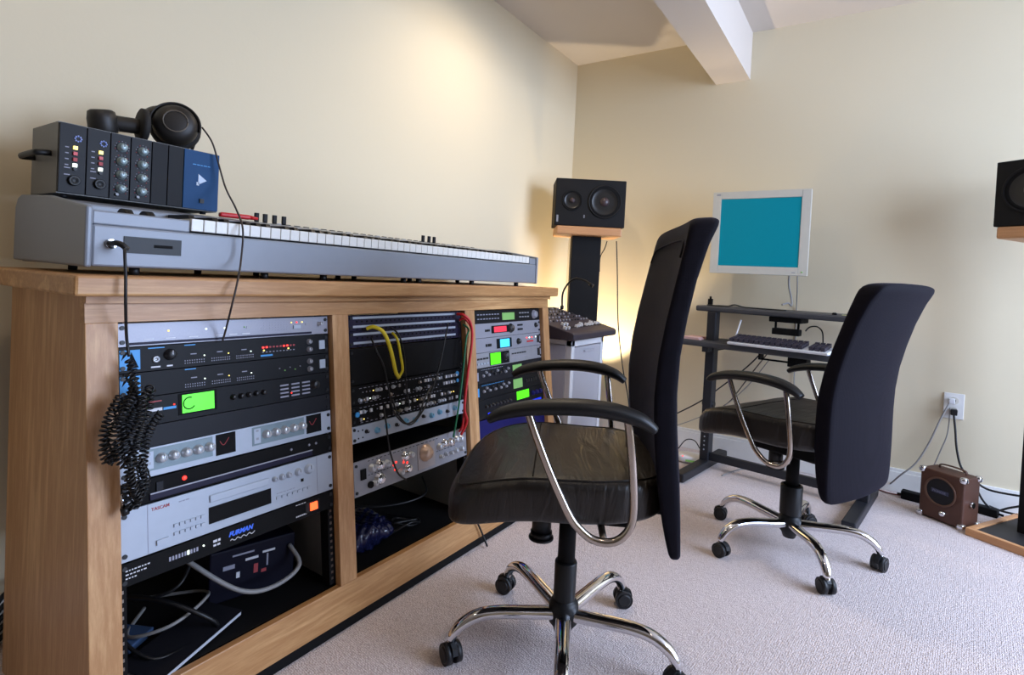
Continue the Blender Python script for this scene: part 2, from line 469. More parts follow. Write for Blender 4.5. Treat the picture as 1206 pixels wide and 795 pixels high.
def rackbox(name, u0, u1, v0, v1, n0, n1, m, **k):
    g = G(); g.box(u0, u1, v0, v1, n0, n1, m, M=TM); return cobj(name, g, **k)
rackbox('top_rail', .40, 2.07, .0, .052, -.02, .001, OAK_Y)
rackbox('bottom_rail', .40, 2.07, -.777, -.69, -.02, .001, OAK_Y, bevel=.002)
for u0, u1 in ((.40, .452), (.936, .988), (1.492, 1.545), (2.022, 2.07)):
    rackbox('stile', u0, u1, -.69, .0, -.02, .001, OAK_Z, bevel=.0015)
g = G(); g.box(-1.545, fx(.8) + .004, .424, 2.048, .840, .8495, OAK_Y); g.box(fx(.85) - .004, fx(.85) + .014, .398, 2.073, .836, .8495, OAK_Y); cobj('upper_moulding', g)
g = G(); g.box(-1.52, fx(.11) - .03, .424, 2.048, .095, .108, BLACKM); cobj('base_board', g)
g = G(); g.box(-1.50, fx(.06) - .03, .43, 2.04, 0, .094, BLACKM); g.box(-1.2, fx(.02) - .005, .428, 2.044, 0, .0265, BLACKM); cobj('plinth', g)
g = G()
g.prism([(-1.135, .372), (-1.135, 2.095), (-1.62, 2.095), (-1.62, .39), (-1.60, .372)], 'z', .85, .887, OAK_Y)
cobj('tabletop', g, bevel=.005)
for (u0, u1) in ((.452, .936), (.988, 1.492), (1.545, 2.022)):
    for s in (0, 1):
        ue = u0 if s == 0 else u1
        g = G(); a, b = (ue, ue + .016) if s == 0 else (ue - .016, ue)
        g.box(a, b, -.685, .0, -.052, -.022, BLACKM, M=TM)
        for k in range(44):
            v = -.012 - k * .0153
            c = TM @ Vector(((a + b) / 2, v, -.0215)); g.box((a + b) / 2 - .003, (a + b) / 2 + .003, v - .003, v + .003, -.022, -.0214, DULLCH, M=TM)
        cobj('rack_rail', g)

# ------------------------------------------------------------------ rack gear
def gear(name, label, cat, u0, u1, v1, v0, face, depth=.26, n=-.018, ears=True, group=None, skew=0.):
    """a rack unit: local x runs along the front, z up, y goes into the rack"""
    r = thing(name, label, cat, P(u0, v0, n), (RROT[0], 0, RROT[2]), group)
    W, H = u1 - u0, v1 - v0
    g = G(); g.box(.014, W - .014, .002, depth, .0015, H - .0015, BLACKM); obj('chassis', g, r)
    g = G(); g.box(0, W, -.003, .003, .0006, H - .0006, face); obj('faceplate', g, r, bevel=.0006)
    if ears:
        zz = (H * .2, H * .8) if H < .07 else (H * .12, H * .88)
        for x in (.008, W - .008):
            for z in zz:
                g = G(); g.cyl((x, -.003, z), (x, -.0055, z), .0042, RUBBER, seg=12); obj('screw', g, r)
    return r, W, H
def knob(r, x, z, rad, m=KNOBM, L=.012, line=WHITE):
    g = G(); g.lathe([(rad * 1.15, 0), (rad * 1.15, .002), (rad, .003), (rad * .88, L), (rad * .8, L + .001), (0, L + .001)], m, (x, -.003, z), (0, -1, 0), seg=18)
    if line: g.box(x - .0006, x + .0006, -.0046 - L, -.003 - L, z, z + rad * .8, KNOBB if m is not KNOBB else line)
    return obj('knob', g, r)
def rect(r, name, x0, x1, z0, z1, m, d=.0012, lab=None, bev=0.):
    g = G(); g.box(x0, x1, -.003 - d, -.0028, z0, z1, m); return obj(name, g, r, label=lab, bevel=bev)
def prints(r, rows, m=WHITE, name='printed_lettering'):
    """small printed marks: (x, z, w, h)"""
    g = G()
    for (x, z, w, h) in rows: g.box(x, x + w, -.0035, -.0029, z, z + h, m)
    return obj(name, g, r)
def words_row(x, z, n, w=.004, gap=.002, h=.0022):
    out = []
    for i in range(n):
        ww = w * random.uniform(.6, 1.3); out.append((x, z, ww, h)); x += ww + gap
    return out
def led(r, x, z, m, s=.0022):
    g = G(); g.lathe([(s, 0), (s, .001), (s * .7, .0022), (0, .0026)], m, (x, -.003, z), (0, -1, 0), seg=10)
    return obj('indicator_light', g, r)
def btn(r, x, z, w, h, m, d=.003):
    g = G(); g.box(x, x + w, -.003 - d, -.003, z, z + h, m); return obj('button', g, r)

B1, B1b = .456, .933
# A silver 1U with tiny lights
r, W, H = gear('rack_processor', 'slim silver rack unit with row of tiny lights, top of the left bay', 'audio unit', B1, B1b, -.002, -.048, SILVER)
for x, m in ((.09, L_YEL), (.165, L_WHT), (.205, L_WHT), (.25, L_GRN2)): led(r, x, H * .6, m, .0018)
prints(r, [(x, .012, .018, .0018) for x in (.045, .085, .13, .185, .215, .245)])
g = G()
for i in range(12):
    for j in range(4): g.box(.29 + i * .0075, .294 + i * .0075, -.0034, -.0029, .016 + j * .006, .018 + j * .006, DIM)
obj('button_grid', g, r)
rect(r, 'lower_band', .02, W - .05, .003, .008, PURP)
for x in (.255, .41): rect(r, 'slot', x, x + .012, .024, .030, GREYP)
for x, m in ((.37, L_YEL), (.385, L_RED), (.40, L_YEL)): led(r, x, .033, m, .0018)
btn(r, .375, .018, .02, .008, WHITEP); knob(r, .45, .027, .005)

# B, C black units with blue badges
def blue_unit(v1, v0, lab, top):
    r, W, H = gear('rack_interface', lab, 'audio unit', B1, B1b, v1, v0, BPANEL)
    rect(r, 'blue_badge', .003, .038, .006, H - .006, BLUEPR, .0006)
    g = G(); g.prism([(.015, .007), (.035, .010), (.023, H - .010)], 'y', -.0042, -.0036, BLACKM); g.prism([(.006, H * .5), (.019, H - .010), (.011, H - .008)], 'y', -.0042, -.0036, BLACKM)
    obj('badge_shape', g, r)
    if top:
        g = G(); g.lathe([(.0065, 0), (.0065, .003), (.003, .003), (.003, .001), (0, .001)], L_YEL if 0 else KNOBM, (.066, -.003, H * .45), (0, -1, 0), seg=14); obj('jack_socket', g, r)
        knob(r, .092, H * .6, .010, KNOBB); prints(r, [(.057, .006, .017, .003), (.086, .006, .011, .003)]); prints(r, [(.052, H - .006, .03, .002)], BLUEPR)
    prints(r, [(.12, H - .005, .022, .002)], BLUEPR)
    rows = []
    for k in range(3):
        x0 = .12 + k * .055
        for i in range(9):
            for j in range(2): rows.append((x0 + i * .0048, .008 + j * .005, .0018, .0022))
        rows.append((x0 + .012, .026, .012, .002))
    prints(r, rows, DIM)
    for k in range(3): led(r, .16 + k * .052, .022, L_WHT if k != 1 else L_YEL, .0014)
    if top:
        g = G()
        for i in range(10):
            g.box(.292 + i * .009, .297 + i * .009, -.0036, -.0029, .026, .030, L_RED if i in (0, 1, 6, 7) else REDPR)
            g.box(.292 + i * .009, .296 + i * .009, -.0036, -.0029, .016, .018, DIM)
        obj('level_meter', g, r); prints(r, [(.288, .007, .03, .004)], BLUEPR); led(r, .296, .021, L_YEL, .002); led(r, .36, .021, L_YEL, .002)
    else:
        for i in range(5): led(r, .335 + i * .014, .024 - (i % 2) * .006, L_GRN2 if i % 2 else DIM, .0016)
    for z in (.014, .033): knob(r, .418, z, .006, GREYP, .008)
    btn(r, .447, .012, .017, .022, WHITEP)
    return r
blue_unit(-.048, -.098, 'black rack unit with blue badge, gold jack and red meter lights', True)
blue_unit(-.098, -.147, 'black rack unit with smaller blue badge and dim dots, below the jack unit', False)

# D black unit with green display
r, W, H = gear('rack_sampler', 'black rack unit with large bright green display in the left bay', 'audio unit', B1, B1b, -.147, -.203, BPANEL)
rect(r, 'display_bezel', .106, .184, .010, .053, BLACKM, .001)
rect(r, 'display', .113, .178, .013, .050, L_GREEN, .002, 'bright green display')
g = G(); g.tube([(.127 + .012 * math.cos(a), -.0052, .032 + .012 * math.sin(a)) for a in [1.2 + .45 * i for i in range(11)]], .0012, BLACKM, seg=6, sub=1); obj('display_figure', g, r)
prints(r, [(.045, .044, .03, .0022)], REDPR); prints(r, [(.046, .026, .03, .006)], WHITE); prints(r, [(.078, .026, .024, .005)], BLUEPR)
for i in range(3):
    for j in range(4): btn(r, .335 + i * .03, .010 + j * .009, .022, .0035, DIM, .0015)
led(r, .365, .018, L_RED, .0016); led(r, .098, .034, L_RED, .0016)
for i in range(5): knob(r, .22 + i * .018, .030, .0055, KNOBB, .008, None)
knob(r, .43, .030, .010, KNOBB, .012, None)
# E blank
r, W, H = gear('glow_panel', 'plain dark blank panel below the green display unit', 'panel', B1, B1b, -.203, -.245, BPANEL2, depth=.01)
# F pale dual channel unit
r, W, H = gear('channel_strip', 'pale grey dual channel unit with two rows of five round knobs', 'audio unit', B1, B1b, -.245, -.302, WHITEP)
for k, x0 in enumerate((.038, .262)):
    rect(r, 'channel_panel', x0, x0 + .135, .012, H - .004, GREENP, .0008)
    rect(r, 'switch_plate', x0 + .004, x0 + .020, .016, H - .008, WHITEP, .0016)
    for z in (.024, .042): btn(r, x0 + .009, z, .006, .005, GREYP, .002)
    for i in range(5): knob(r, x0 + .034 + i * .0235, .033, .0088)
    rect(r, 'meter_window', x0 + .142, x0 + .185, .010, H - .003, BLACKM, .001)
    g = G(); g.tube([(x0 + .15, -.0045, .040), (x0 + .158, -.0045, .030), (x0 + .17, -.0045, .044)], .0008, REDPR, seg=5, sub=4); obj('meter_needle', g, r)
prints(r, [(.014, .018 + k * .011, .012, .002) for k in range(3)], BLUEPR)
# G thin black with red light
r, W, H = gear('tube_unit', 'thin black rack unit with glowing red light above the disc recorder', 'audio unit', B1, B1b, -.304, -.350, BLACKM)
g = G(); g.box(.05, W - .06, -.006, -.003, .004, .016, PURP); g.box(.05, W - .06, -.0075, -.006, .015, .018, SILVER); obj('drawer_front', g, r, bevel=.001)
for z in (.010, .022, .034): rect(r, 'grey_key', .012, .027, z, z + .006, GREYP, .002)
rect(r, 'slider_switch', .062, .074, .014, .036, BPANEL2, .003)
led(r, .115, .030, L_RED, .0045)
for x in (.36, .41, .43): led(r, x, .03, DIM, .003)
# H disc recorder 2U
r, W, H = gear('disc_recorder', 'silver disc recorder with black display window in the left bay', 'disc recorder', B1 - .001, B1b, -.352, -.447, WHITEP)
for x in (.047, W - .047): rect(r, 'panel_joint', x, x + .0012, .001, H - .001, DIM, .0004)
g = G(); g.box(.165, .30, -.007, -.003, .062, .077, WHITEP); obj('disc_tray', g, r, bevel=.0015)
rect(r, 'display_window', .163, .305, .018, .052, BLACKM, .0012, 'black display window')
text('maker_name', 'TASCAM', .0085, REDPR, r, (.054, -.0034, .080), (PI / 2, 0, 0), bold=.0001)
prints(r, words_row(.105, .0815, 3, .006, .002, .0022), DIM)
btn(r, .062, .012, .022, .010, WHITEP, .004)
for j in range(2):
    for i in range(6): btn(r, .094 + i * .0105, .020 + j * .016, .008, .006, WHITEP, .003)
for x, rad in ((.315, .0055), (.334, .0065), (.352, .0065), (.378, .0085), (.408, .011)): knob(r, x, .070, rad, WHITEP, .009)
rect(r, 'headphone_jack', .385, .392, .044, .051, BLACKM, .001)
for i in range(7): btn(r, .318 + i * .014, .022, .010, .006, WHITEP, .0025)
prints(r, words_row(.32, .034, 6, .007, .003, .0015), DIM)
# I power conditioner
r, W, H = gear('power_conditioner', 'black rack power strip with blue name and glowing orange switch', 'power conditioner', B1 - .002, B1b, -.449, -.492, BLACKM)
text('maker_name', 'FURMAN', .0135, mat('furman_blue', (60, 110, 235), .5, emit=.15), r, (.205, -.0034, .022), (PI / 2, 0, 0), shear=.3, bold=.0006)
g = G(); g.tube([(.208 + i * .004, -.0036, .0135 + .0022 * math.sin(i * 1.9)) for i in range(15)], .0009, WHITE, seg=5, sub=3); obj('script_lettering', g, r)
prints(r, words_row(.010, .028, 8, .004) + words_row(.010, .021, 6, .004) + words_row(.010, .014, 4, .004) + words_row(.172, .022, 2, .007, .002, .005) + words_row(.172, .014, 2, .006, .002, .004) + words_row(.37, .008, 7, .004, .001, .003) + words_row(.37, .036, 4, .006, .002, .0015))
g = G()
for i in range(10): g.box(.085 + i * .0058, .0885 + i * .0058, -.0042, -.003, .018, .026, L_WHT if i == 6 else DIM)
obj('voltage_meter', g, r)
led(r, .152, .024, L_WHT, .0018)
rect(r, 'switch_bezel', .396, .436, .010, .034, BLACK, .002); rect(r, 'rocker_switch', .408, .428, .013, .031, L_ORG, .005, 'glowing orange rocker switch')

# ---- middle bay
B2, B2b = 1.000, 1.484
for k, (v1, v0) in enumerate(((-.002, -.047), (-.047, -.092))):
    r, W, H = gear('patch_bay', ('upper' if k == 0 else 'lower') + ' dark patch bay with two white label strips in the middle bay', 'patch bay', B2, B2b, v1, v0, PURP, group='patch bays')
    for z in (.009, .033):
        rect(r, 'label_strip', .016, W - .03, z, z + .0065, WHITEP, .0008)
    g = G()
    for z in (.0045, .026):
        for i in range(24): g.cyl((.03 + i * .018, -.0030, z), (.03 + i * .018, -.0044, z), .0028, BLACKM, seg=8)
    obj('jack_row', g, r)
r, W, H = gear('glow_panel', 'deep black blank panel below the patch bays', 'panel', B2, B2b, -.094, -.194, BLACKM, depth=.01)
for k, (v1, v0) in enumerate(((-.196, -.250), (-.250, -.303))):
    r, W, H = gear('preamp_unit', ('upper' if k == 0 else 'lower') + ' black unit crowded with small white knobs and switches, middle bay', 'preamp', B2, B2b, v1, v0, BLACKM)
    xs = [.03 + .0125 * i for i in range(34)]
    rnd = random.Random(3 + k)
    for i, x in enumerate(xs):
        if (i % 9) in (7,): continue
        for z in (.014, .034):
            if rnd.random() < .78:
                kd = rnd.random()
                if kd < .4: btn(r, x - .0035, z - .004, .007, .009, rnd.choice([WHITE, GREYP, WHITE]), .005)
                elif kd < .8: knob(r, x, z, .005, rnd.choice([KNOBM, WHITEP, DULLCH]), .007, None)
                else: led(r, x, z, rnd.choice([L_YEL, L_WHT, DIM, DIM]), .0018)
    prints(r, words_row(.03, .045, 24, .008, .007, .0016) + words_row(.03, .005, 20, .008, .009, .0014), DIM)
    if k == 0: g = G(); g.cyl((.452, -.003, .038), (.452, -.006, .038), .008, BLUEPR, seg=14); g.cyl((.452, -.003, .015), (.452, -.006, .015), .006, BLUEPR, seg=14); obj('blue_knob', g, r)
    else: g = G(); g.cyl((.018, -.003, .030), (.018, -.008, .030), .007, BLUEPR, seg=14); obj('blue_knob', g, r)
r, W, H = gear('equaliser_unit', 'pale blue grey rack unit with pale blue knobs, middle bay', 'equaliser', B2, B2b, -.304, -.350, WHITEP)
for i in range(11): knob(r, .05 + i * .038, .026 - (i % 2) * .004, .0075 if i % 3 else .005, mat('sky_blue_knob', (110, 170, 205), .4) if i % 3 != 0 else KNOBB, .009)
for x in (.020, .035):
    for z in (.010, .030): rect(r, 'mounting_hole', x, x + .004, z, z + .004, BLACKM, .0006)
r, W, H = gear('valve_preamp', 'silver valve preamp with big round dials in the middle bay', 'preamp', B2, B2b, -.398, -.492, GREYP, n=-.016)
rect(r, 'dial_plate', .245, .322, .010, H - .010, mat('warm_grey_plate', (168, 158, 156), .4, .3), .0015)
g = G(); g.lathe([(.026, 0), (.026, .004), (.021, .007), (.017, .018), (0, .019)], mat('copper_dial', (200, 172, 150), .3, .4), (.28, -.004, .056), (0, -1, 0)); obj('dial', g, r)
rect(r, 'power_switch', .022, .040, .042, .070, BLACKM, .004); g = G(); g.cyl((.055, -.003, .022), (.055, -.009, .022), .009, BLACKM); obj('jack_socket', g, r)
for (x, z, rad) in ((.062, .066, .010), (.09, .068, .013), (.118, .064, .009), (.088, .030, .016), (.07, .022, .008), (.17, .026, .009), (.20, .030, .012), (.19, .068, .012), (.215, .066, .009), (.345, .060, .010), (.37, .066, .012), (.40, .062, .012), (.43, .066, .010), (.35, .028, .006), (.375, .03, .006), (.40, .028, .006), (.425, .03, .008), (.455, .03, .008), (.455, .062, .010)):
    knob(r, x, z, rad, CHROME if rad > .011 else KNOBM, .012)
for (x, z) in ((.145, .052), (.155, .058), (.185, .050), (.15, .038), (.2, .046)): led(r, x, z, L_RED, .0032)
prints(r, words_row(.05, .086, 18, .01, .008, .0018) + words_row(.05, .048, 8, .006, .006, .0018) + words_row(.33, .046, 7, .008, .006, .0018), BLACKM)

# ---- right bay
B3, B3b = 1.549, 2.019
r, W, H = gear('synth_module', 'black sound module with dull green display and silver dial, top of right bay', 'sound module', B3, B3b, -.002, -.050, BPANEL)
rect(r, 'display', .19, .275, .008, .036, L_GRN2, .0012); knob(r, .425, .024, .016, SILVER, .012)
for i in range(8):
    for z in (.014, .030): btn(r, .03 + i * .018, z, .010, .004, DIM, .002)
for i in range(4):
    for z in (.014, .030): btn(r, .31 + i * .020, z, .013, .005, GREYP, .002)
r, W, H = gear('reverb_unit', 'silver effects unit with red oval display, right bay', 'effects unit', B3, B3b, -.050, -.103, SILVER)
g = G(); g.box(.115, .235, -.006, -.003, .014, .042, BLACKM); obj('display_bezel', g, r, bevel=.0025)
g = G(); g.box(.128, .210, -.0075, -.006, .017, .038, L_REDL); obj('display', g, r, bevel=.001, label='red display')
knob(r, .245, .028, .016, KNOBB, .010); knob(r, .435, .032, .009, KNOBB, .008)
for x in (.075, .09): btn(r, x, .022, .012, .008, KNOBB, .003)
for z in (.017, .034): btn(r, .295, z, .035, .007, BPANEL2, .003)
prints(r, words_row(.34, .042, 5, .008, .003, .0016) + words_row(.03, .026, 2, .006, .003, .003), DIM)
r, W, H = gear('effects_processor', 'silver effects unit with small cyan display, right bay', 'effects unit', B3, B3b, -.103, -.156, SILVER)
g = G(); g.box(.145, .245, -.006, -.003, .008, .045, BLACKM); obj('display_bezel', g, r, bevel=.0035)
g = G(); g.box(.163, .226, -.0085, -.006, .011, .042, L_CYAN); obj('display', g, r, bevel=.001, label='cyan display')
knob(r, .295, .026, .011, KNOBB, .010); 
for x in (.075, .09, .1): btn(r, x, .020, .009, .010, KNOBB, .003)
for x, m in ((.36, L_RED), (.38, L_WHT), (.40, L_RED), (.43, L_WHT)): led(r, x, .036, m, .003)
rect(r, 'red_strip', .36, .41, .018, .024, REDP); rect(r, 'switch', .44, .455, .012, .042, KNOBB, .003)
r, W, H = gear('effects_processor', 'grey effects unit with square bright green display, right bay', 'effects unit', B3, B3b, -.156, -.210, GREYP)
rect(r, 'display_bezel', .095, .225, .004, .050, BLACKM, .001); rect(r, 'display', .10, .165, .006, .048, L_GREEN, .0022, 'square green display')
knob(r, .20, .03, .014, KNOBB, .010); rect(r, 'switch', .44, .455, .012, .042, KNOBB, .003)
for i in range(4): btn(r, .02 + i * .018, .030, .011, .006, KNOBB, .003); btn(r, .02 + i * .018, .012, .011, .006, WHITEP, .003)
for i in range(6): btn(r, .245 + i * .018, .032, .012, .005, KNOBB, .002)
prints(r, words_row(.245, .018, 10, .008, .004, .003), DIM)
for (v1, v0, lab, dz) in ((-.210, -.266, 'dark rack unit with small dull green window, lower right bay', 0), (-.266, -.322, 'dark rack unit with dull green window above the blue strip unit', 1)):
    r, W, H = gear('delay_unit', lab, 'audio unit', B3, B3b, v1, v0, BPANEL2 if dz == 0 else BPANEL)
    rect(r, 'display', .245, .31, .010, .046, L_GRN2, .0012)
    rnd = random.Random(11 + dz)
    for i in range(10): knob(r, .05 + i * .018, .028 + .01 * (i % 2), .005, rnd.choice([KNOBB, GREYP]), .006, None)
    prints(r, words_row(.04, .048, 12, .008, .004, .0018) + [(.014, .012, .010, .03)], BLUEPR if dz else DIM)
    for i in range(5): btn(r, .335 + i * .018, .024, .012, .012, KNOBB if dz else DIM, .003)
r, W, H = gear('synth_module', 'dark blue sound module with bright green display and glowing blue strip, lower right bay', 'sound module', B3, B3b, -.322, -.392, BPANEL)
rect(r, 'display', .265, .355, .034, .066, L_GREEN, .0015, 'bright green display'); rect(r, 'light_strip', .07, W - .02, .006, .018, L_BLUE, .001, 'glowing blue strip')
for i in range(8): knob(r, .06 + i * .022, .042, .006, KNOBB, .008, None)
for i in range(3): knob(r, .385 + i * .03, .045, .009, NAVY, .008, None)
r, W, H = gear('glow_panel', 'dark blue sheet coloured as the inner glow below the right bay units', 'panel', B3, B3b, -.395, -.50, NAVY, depth=.01)  # blue glow inside the bay, put into the colour of a sheet

# ------------------------------------------------------------------ things inside the open lower bays
ZF = .1085
g = G(); g.box(-.10, .10, -.09, .09, 0, .125, mat('navy_case', (8, 7, 26), .6, spec=.2)); ps = thing('power_supply', 'dark navy box with faint white and red print inside the left bay', 'power supply', (-1.33, .815, ZF), (0, 0, PI / 2 - .25))
obj('case', g, ps, bevel=.004)
g = G()
for (x, z, w, h, m) in ((-.05, .104, .05, .004, DIM), (-.07, .076, .026, .010, DIM), (-.02, .086, .03, .006, WHITE), (.02, .094, .03, .005, WHITE), (-.04, .05, .008, .014, WHITE), (.0, .05, .010, .022, REDPR), (.018, .046, .012, .008, REDPR), (.03, .06, .004, .03, DIM)):
    g.box(x, x + w, -.0912, -.0898, z, z + h, m)
obj('printed_lettering', g, ps)
def cable(name, label, pts, r, m, cat='cable', sub=8, group=None, parts=None):
    o = obj(name, one('tube', pts, r, m, seg=8, sub=sub)); tag(o, label, cat, group); return o
cable('mains_lead', 'grey cord drooping in front of the navy box in the left bay', [(-1.40, .60, .30), (-1.25, .64, .245), (-1.18, .72, .17), (-1.165, .80, .150), (-1.17, .87, .17), (-1.22, .875, .205)], .0055, GREYC)
cable('signal_cable', 'thick black cable looping through the left bay floor', [(-1.42, .50, .17), (-1.25, .56, .20), (-1.17, .62, .17), (-1.16, .66, .125), (-1.2, .62, .118), (-1.28, .54, .118)], .005, BLKC)
cable('signal_cable', 'black cable hanging at the right rear of the left bay', [(-1.46, .90, .30), (-1.36, .905, .27), (-1.30, .90, .235), (-1.34, .87, .24), (-1.42, .86, .30)], .004, BLKC)
bk = thing('instruction_booklet', 'white paged booklet lying on the left bay floor', 'booklet', (-1.18, .60, ZF + .006), (.03, .02, .35))
g = G()
for k in range(4): g.box(-.05, .05, -.11, .11, k * .0022, k * .0022 + .0015, PAPER)
obj('pages', g, bk); g = G(); g.box(-.052, .052, -.112, .112, .009, .0102, BPANEL2); obj('cover', g, bk)
dv = thing('plastic_case', 'small dark blue plastic case lying at the left end of the left bay', 'case', (-1.30, .52, ZF), (0, 0, .5))
g = G(); g.box(-.06, .06, -.035, .035, 0, .016, mat('smoked_plastic', (60, 80, 110), .15)); obj('shell', g, dv, bevel=.003)
g = G(); g.box(-.05, .0, -.0358, -.0345, .004, .012, WHITE); obj('label_strip', g, dv)
for k, pts in enumerate(([(-1.40, .62, .118), (-1.30, .70, .135), (-1.22, .66, .16), (-1.20, .58, .15), (-1.27, .53, .125), (-1.36, .60, .118)],
                         [(-1.45, .47, .24), (-1.36, .52, .22), (-1.24, .50, .16), (-1.16, .53, .125), (-1.15, .60, .12)],
                         [(-1.45, .72, .30), (-1.33, .69, .255), (-1.27, .63, .19), (-1.33, .56, .17), (-1.43, .56, .2)])):
    cable('signal_cable', ['grey cable coiled flat in the middle of the left bay floor', 'black cable lying along the left rail on the left bay floor', 'dark cable dropping from the power strip into the left bay'][k], pts, .0038, GREYC if k == 0 else BLKC)
bag = thing('plastic_bag', 'crumpled dark blue plastic bag on the middle bay floor', 'bag', (-1.245, 1.115, ZF))
rnd = random.Random(5)
def crump(q):
    n = math.sin(q.x * 61 + 1) * math.cos(q.y * 47) * math.sin(q.z * 83 + q.x * 30) + .6 * abs(math.sin(q.x * 130 + q.y * 90)) - .4 * abs(math.sin(q.y * 150 - q.x * 60))
    q = q * (1 + .14 * n); q.z = max(q.z, -.037); return q
g = G(); g.rbox((0, 0, .038), (.080, .092, .040), 2.6, mat('blue_film', (24, 28, 62), .18, noise=.3, bump=.9, bscale=30), n=34, deform=crump); obj('film', g, bag)
for k, pts in enumerate(([(-1.35, 1.28, .12), (-1.22, 1.22, .15), (-1.17, 1.27, .13), (-1.20, 1.34, .118), (-1.3, 1.30, .118)], [(-1.4, 1.05, .22), (-1.25, 1.2, .19), (-1.2, 1.36, .19), (-1.3, 1.46, .2)], [(-1.19, 1.2, .12), (-1.16, 1.26, .145), (-1.18, 1.32, .12), (-1.24, 1.28, .13), (-1.19, 1.22, .15), (-1.17, 1.30, .14)])):
    cable('signal_cable', ['black cable coiled beside the blue bag in the middle bay', 'black cable strung across the middle bay above the bag', 'tangle of thin black cable right of the blue bag'][k], pts, .0035, BLKC)
pts = [(-1.2, 1.5, .13), P(1.47, -.66, .02), P(1.475, -.69, .014), P(1.50, -.73, .013), P(1.52, -.775, .016), (-1.045, 1.52, .006)]
cable('signal_cable', 'thin black cable spilling over the cabinet bottom rail', pts, .0035, BLKC)

# cables in front of the middle bay
def pc(*a): return [Rpix(x, y, n) for (x, y, n) in a]
cable('patch_cable', 'upper thick yellow patch cable drooping from the patch bay', pc((432, 387, -.005), (440, 385, .012), (452, 392, .03), (460, 412, .035), (466, 438, .03), (470, 444, .02)), .0055, YEL, group='yellow patch cables')
cable('patch_cable', 'inner yellow patch cable with dark bands beside the thick one', pc((462, 392, -.004), (468, 400, .016), (472, 420, .022), (474, 436, .02), (468, 446, .012)), .0038, YEL, group='yellow patch cables')
cable('patch_cable', 'red patch cable running down the right side of the middle bay', pc((538, 370, -.004), (546, 371, .02), (554, 380, .03), (556, 400, .03), (551, 440, .026), (547, 480, .024), (550, 496, .02), (543, 512, .0)), .0045, REDC, group='red patch cables')
cable('patch_cable', 'second red patch cable close to the stile, ending lower', pc((541, 377, -.004), (548, 376, .012), (556, 392, .016), (552, 430, .016), (548, 470, .016), (545, 500, .012), (541, 508, -.006)), .004, REDC, group='red patch cables')
cable('patch_cable', 'green patch cable hanging beside the red ones', pc((545, 382, -.004), (552, 388, .016), (549, 400, .022), (545, 440, .02), (540, 480, .02), (534, 515, .006)), .0032, GRNC)
for k, pts in enumerate((((437, 398, -.004), (443, 412, .016), (452, 432, .02), (458, 460, .02), (464, 485, .022), (478, 499, .022), (492, 490, .02), (500, 470, .018), (508, 455, .004)),
                         ((528, 380, -.004), (524, 400, .016), (520, 420, .018), (512, 450, .018), (500, 480, .022), (484, 500, .022), (470, 490, .02), (462, 470, .004)),
                         ((452, 480, -.002), (455, 500, .018), (459, 530, .02), (468, 556, .02), (478, 565, .0)),
                         ((459, 385, -.004), (470, 395, .016), (476, 420, .02), (478, 450, .016), (482, 480, -.004)))):
    cable('patch_cable', ['black patch cable looping low across the knob units', 'black patch cable hanging from the right of the patch bay', 'black cable dropping to the valve preamp', 'short black patch cable beside the yellow ones'][k], pc(*pts), .0026, BLKC, group='black patch cables')

# ------------------------------------------------------------------ stage keyboard on the cabinet
KX, KY0, KY1 = -1.20, .405, 2.015
kb = thing('stage_keyboard', 'long grey electronic keyboard lying on the oak cabinet', 'keyboard', (-1.39, 1.21, .887))
def kobj(name, g, **k):
    o = obj(name, g, kb, **k); o.location = (1.39, -1.21, -.887); return o
g = G(); g.prism([(KX, .902), (KX, .980), (-1.355, .980), (-1.355, 1.028), (-1.40, 1.036), (-1.555, 1.040), (-1.572, 1.028), (-1.575, .902)], 'y', KY0 + .012, KY1 - .012, KBGREY); kobj('body', g, bevel=.004)
for y0 in (KY0, KY1 - .012):
    g = G(); g.prism([(KX + .004, .900), (KX + .004, 1.012), (-1.38, 1.038), (-1.545, 1.046), (-1.566, 1.040), (-1.580, 1.020), (-1.584, .905)], 'y', y0, y0 + .012, KBGREY); kobj('end_cheek', g, bevel=.004)
g = G(); g.box(-1.352, KX - .003, KY0 + .012, .590, .980, 1.006, KBGREY); kobj('wheel_panel', g, bevel=.003)
g = G(); g.box(-1.352, KX - .003, 1.955, KY1 - .012, .980, 1.006, KBGREY); kobj('end_block', g, bevel=.003)
for y in (.50, .54):
    g = G(); g.cyl((-1.28, y - .008, .996), (-1.28, y + .008, .996), .024, BLACK); kobj('pitch_wheel', g)
g = G(); g.box(KX - .002, KX + .002, .468, .572, .930, .962, BLACK); g.box(KX + .0018, KX + .0024, .52, .555, .943, .949, BLACKM); kobj('disk_slot', g)
k0, k1 = .5925, 1.9525; n_w = 52; kw = (k1 - k0) / n_w
gw = G(); gw.box(-.149, 0, -kw / 2 + .0007, kw / 2 - .0007, 0, .026, KEYW); bmesh.ops.recalc_face_normals(gw.bm, faces=gw.bm.faces)
wk = obj('white_key', gw, kb, bevel=.0015)
gb = G(); gb.prism([(-.098, 0), (0, 0), (-.008, .011), (-.098, .013)], 'y', -.0058, .0058, BLACK); bk0 = obj('black_key', gb, kb)
first_w = first_b = True
pat = [1, 0, 1, 1, 0, 1, 1]           # A B C D E F G: black key after this white?
for i in range(n_w):
    o = wk if first_w else wk.copy()
    if not first_w: COL.objects.link(o)
    first_w = False
    o.parent = kb; o.location = (1.39 + KX - .004, -1.21 + k0 + kw * (i + .5), -.887 + .984)
    if pat[i % 7] and i < n_w - 1:
        o = bk0 if first_b else bk0.copy()
        if not first_b: COL.objects.link(o)
        first_b = False
        o.parent = kb; o.location = (1.39 + KX - .052, -1.21 + k0 + kw * (i + 1), -.887 + 1.0105)
def panelz(x): return 1.036
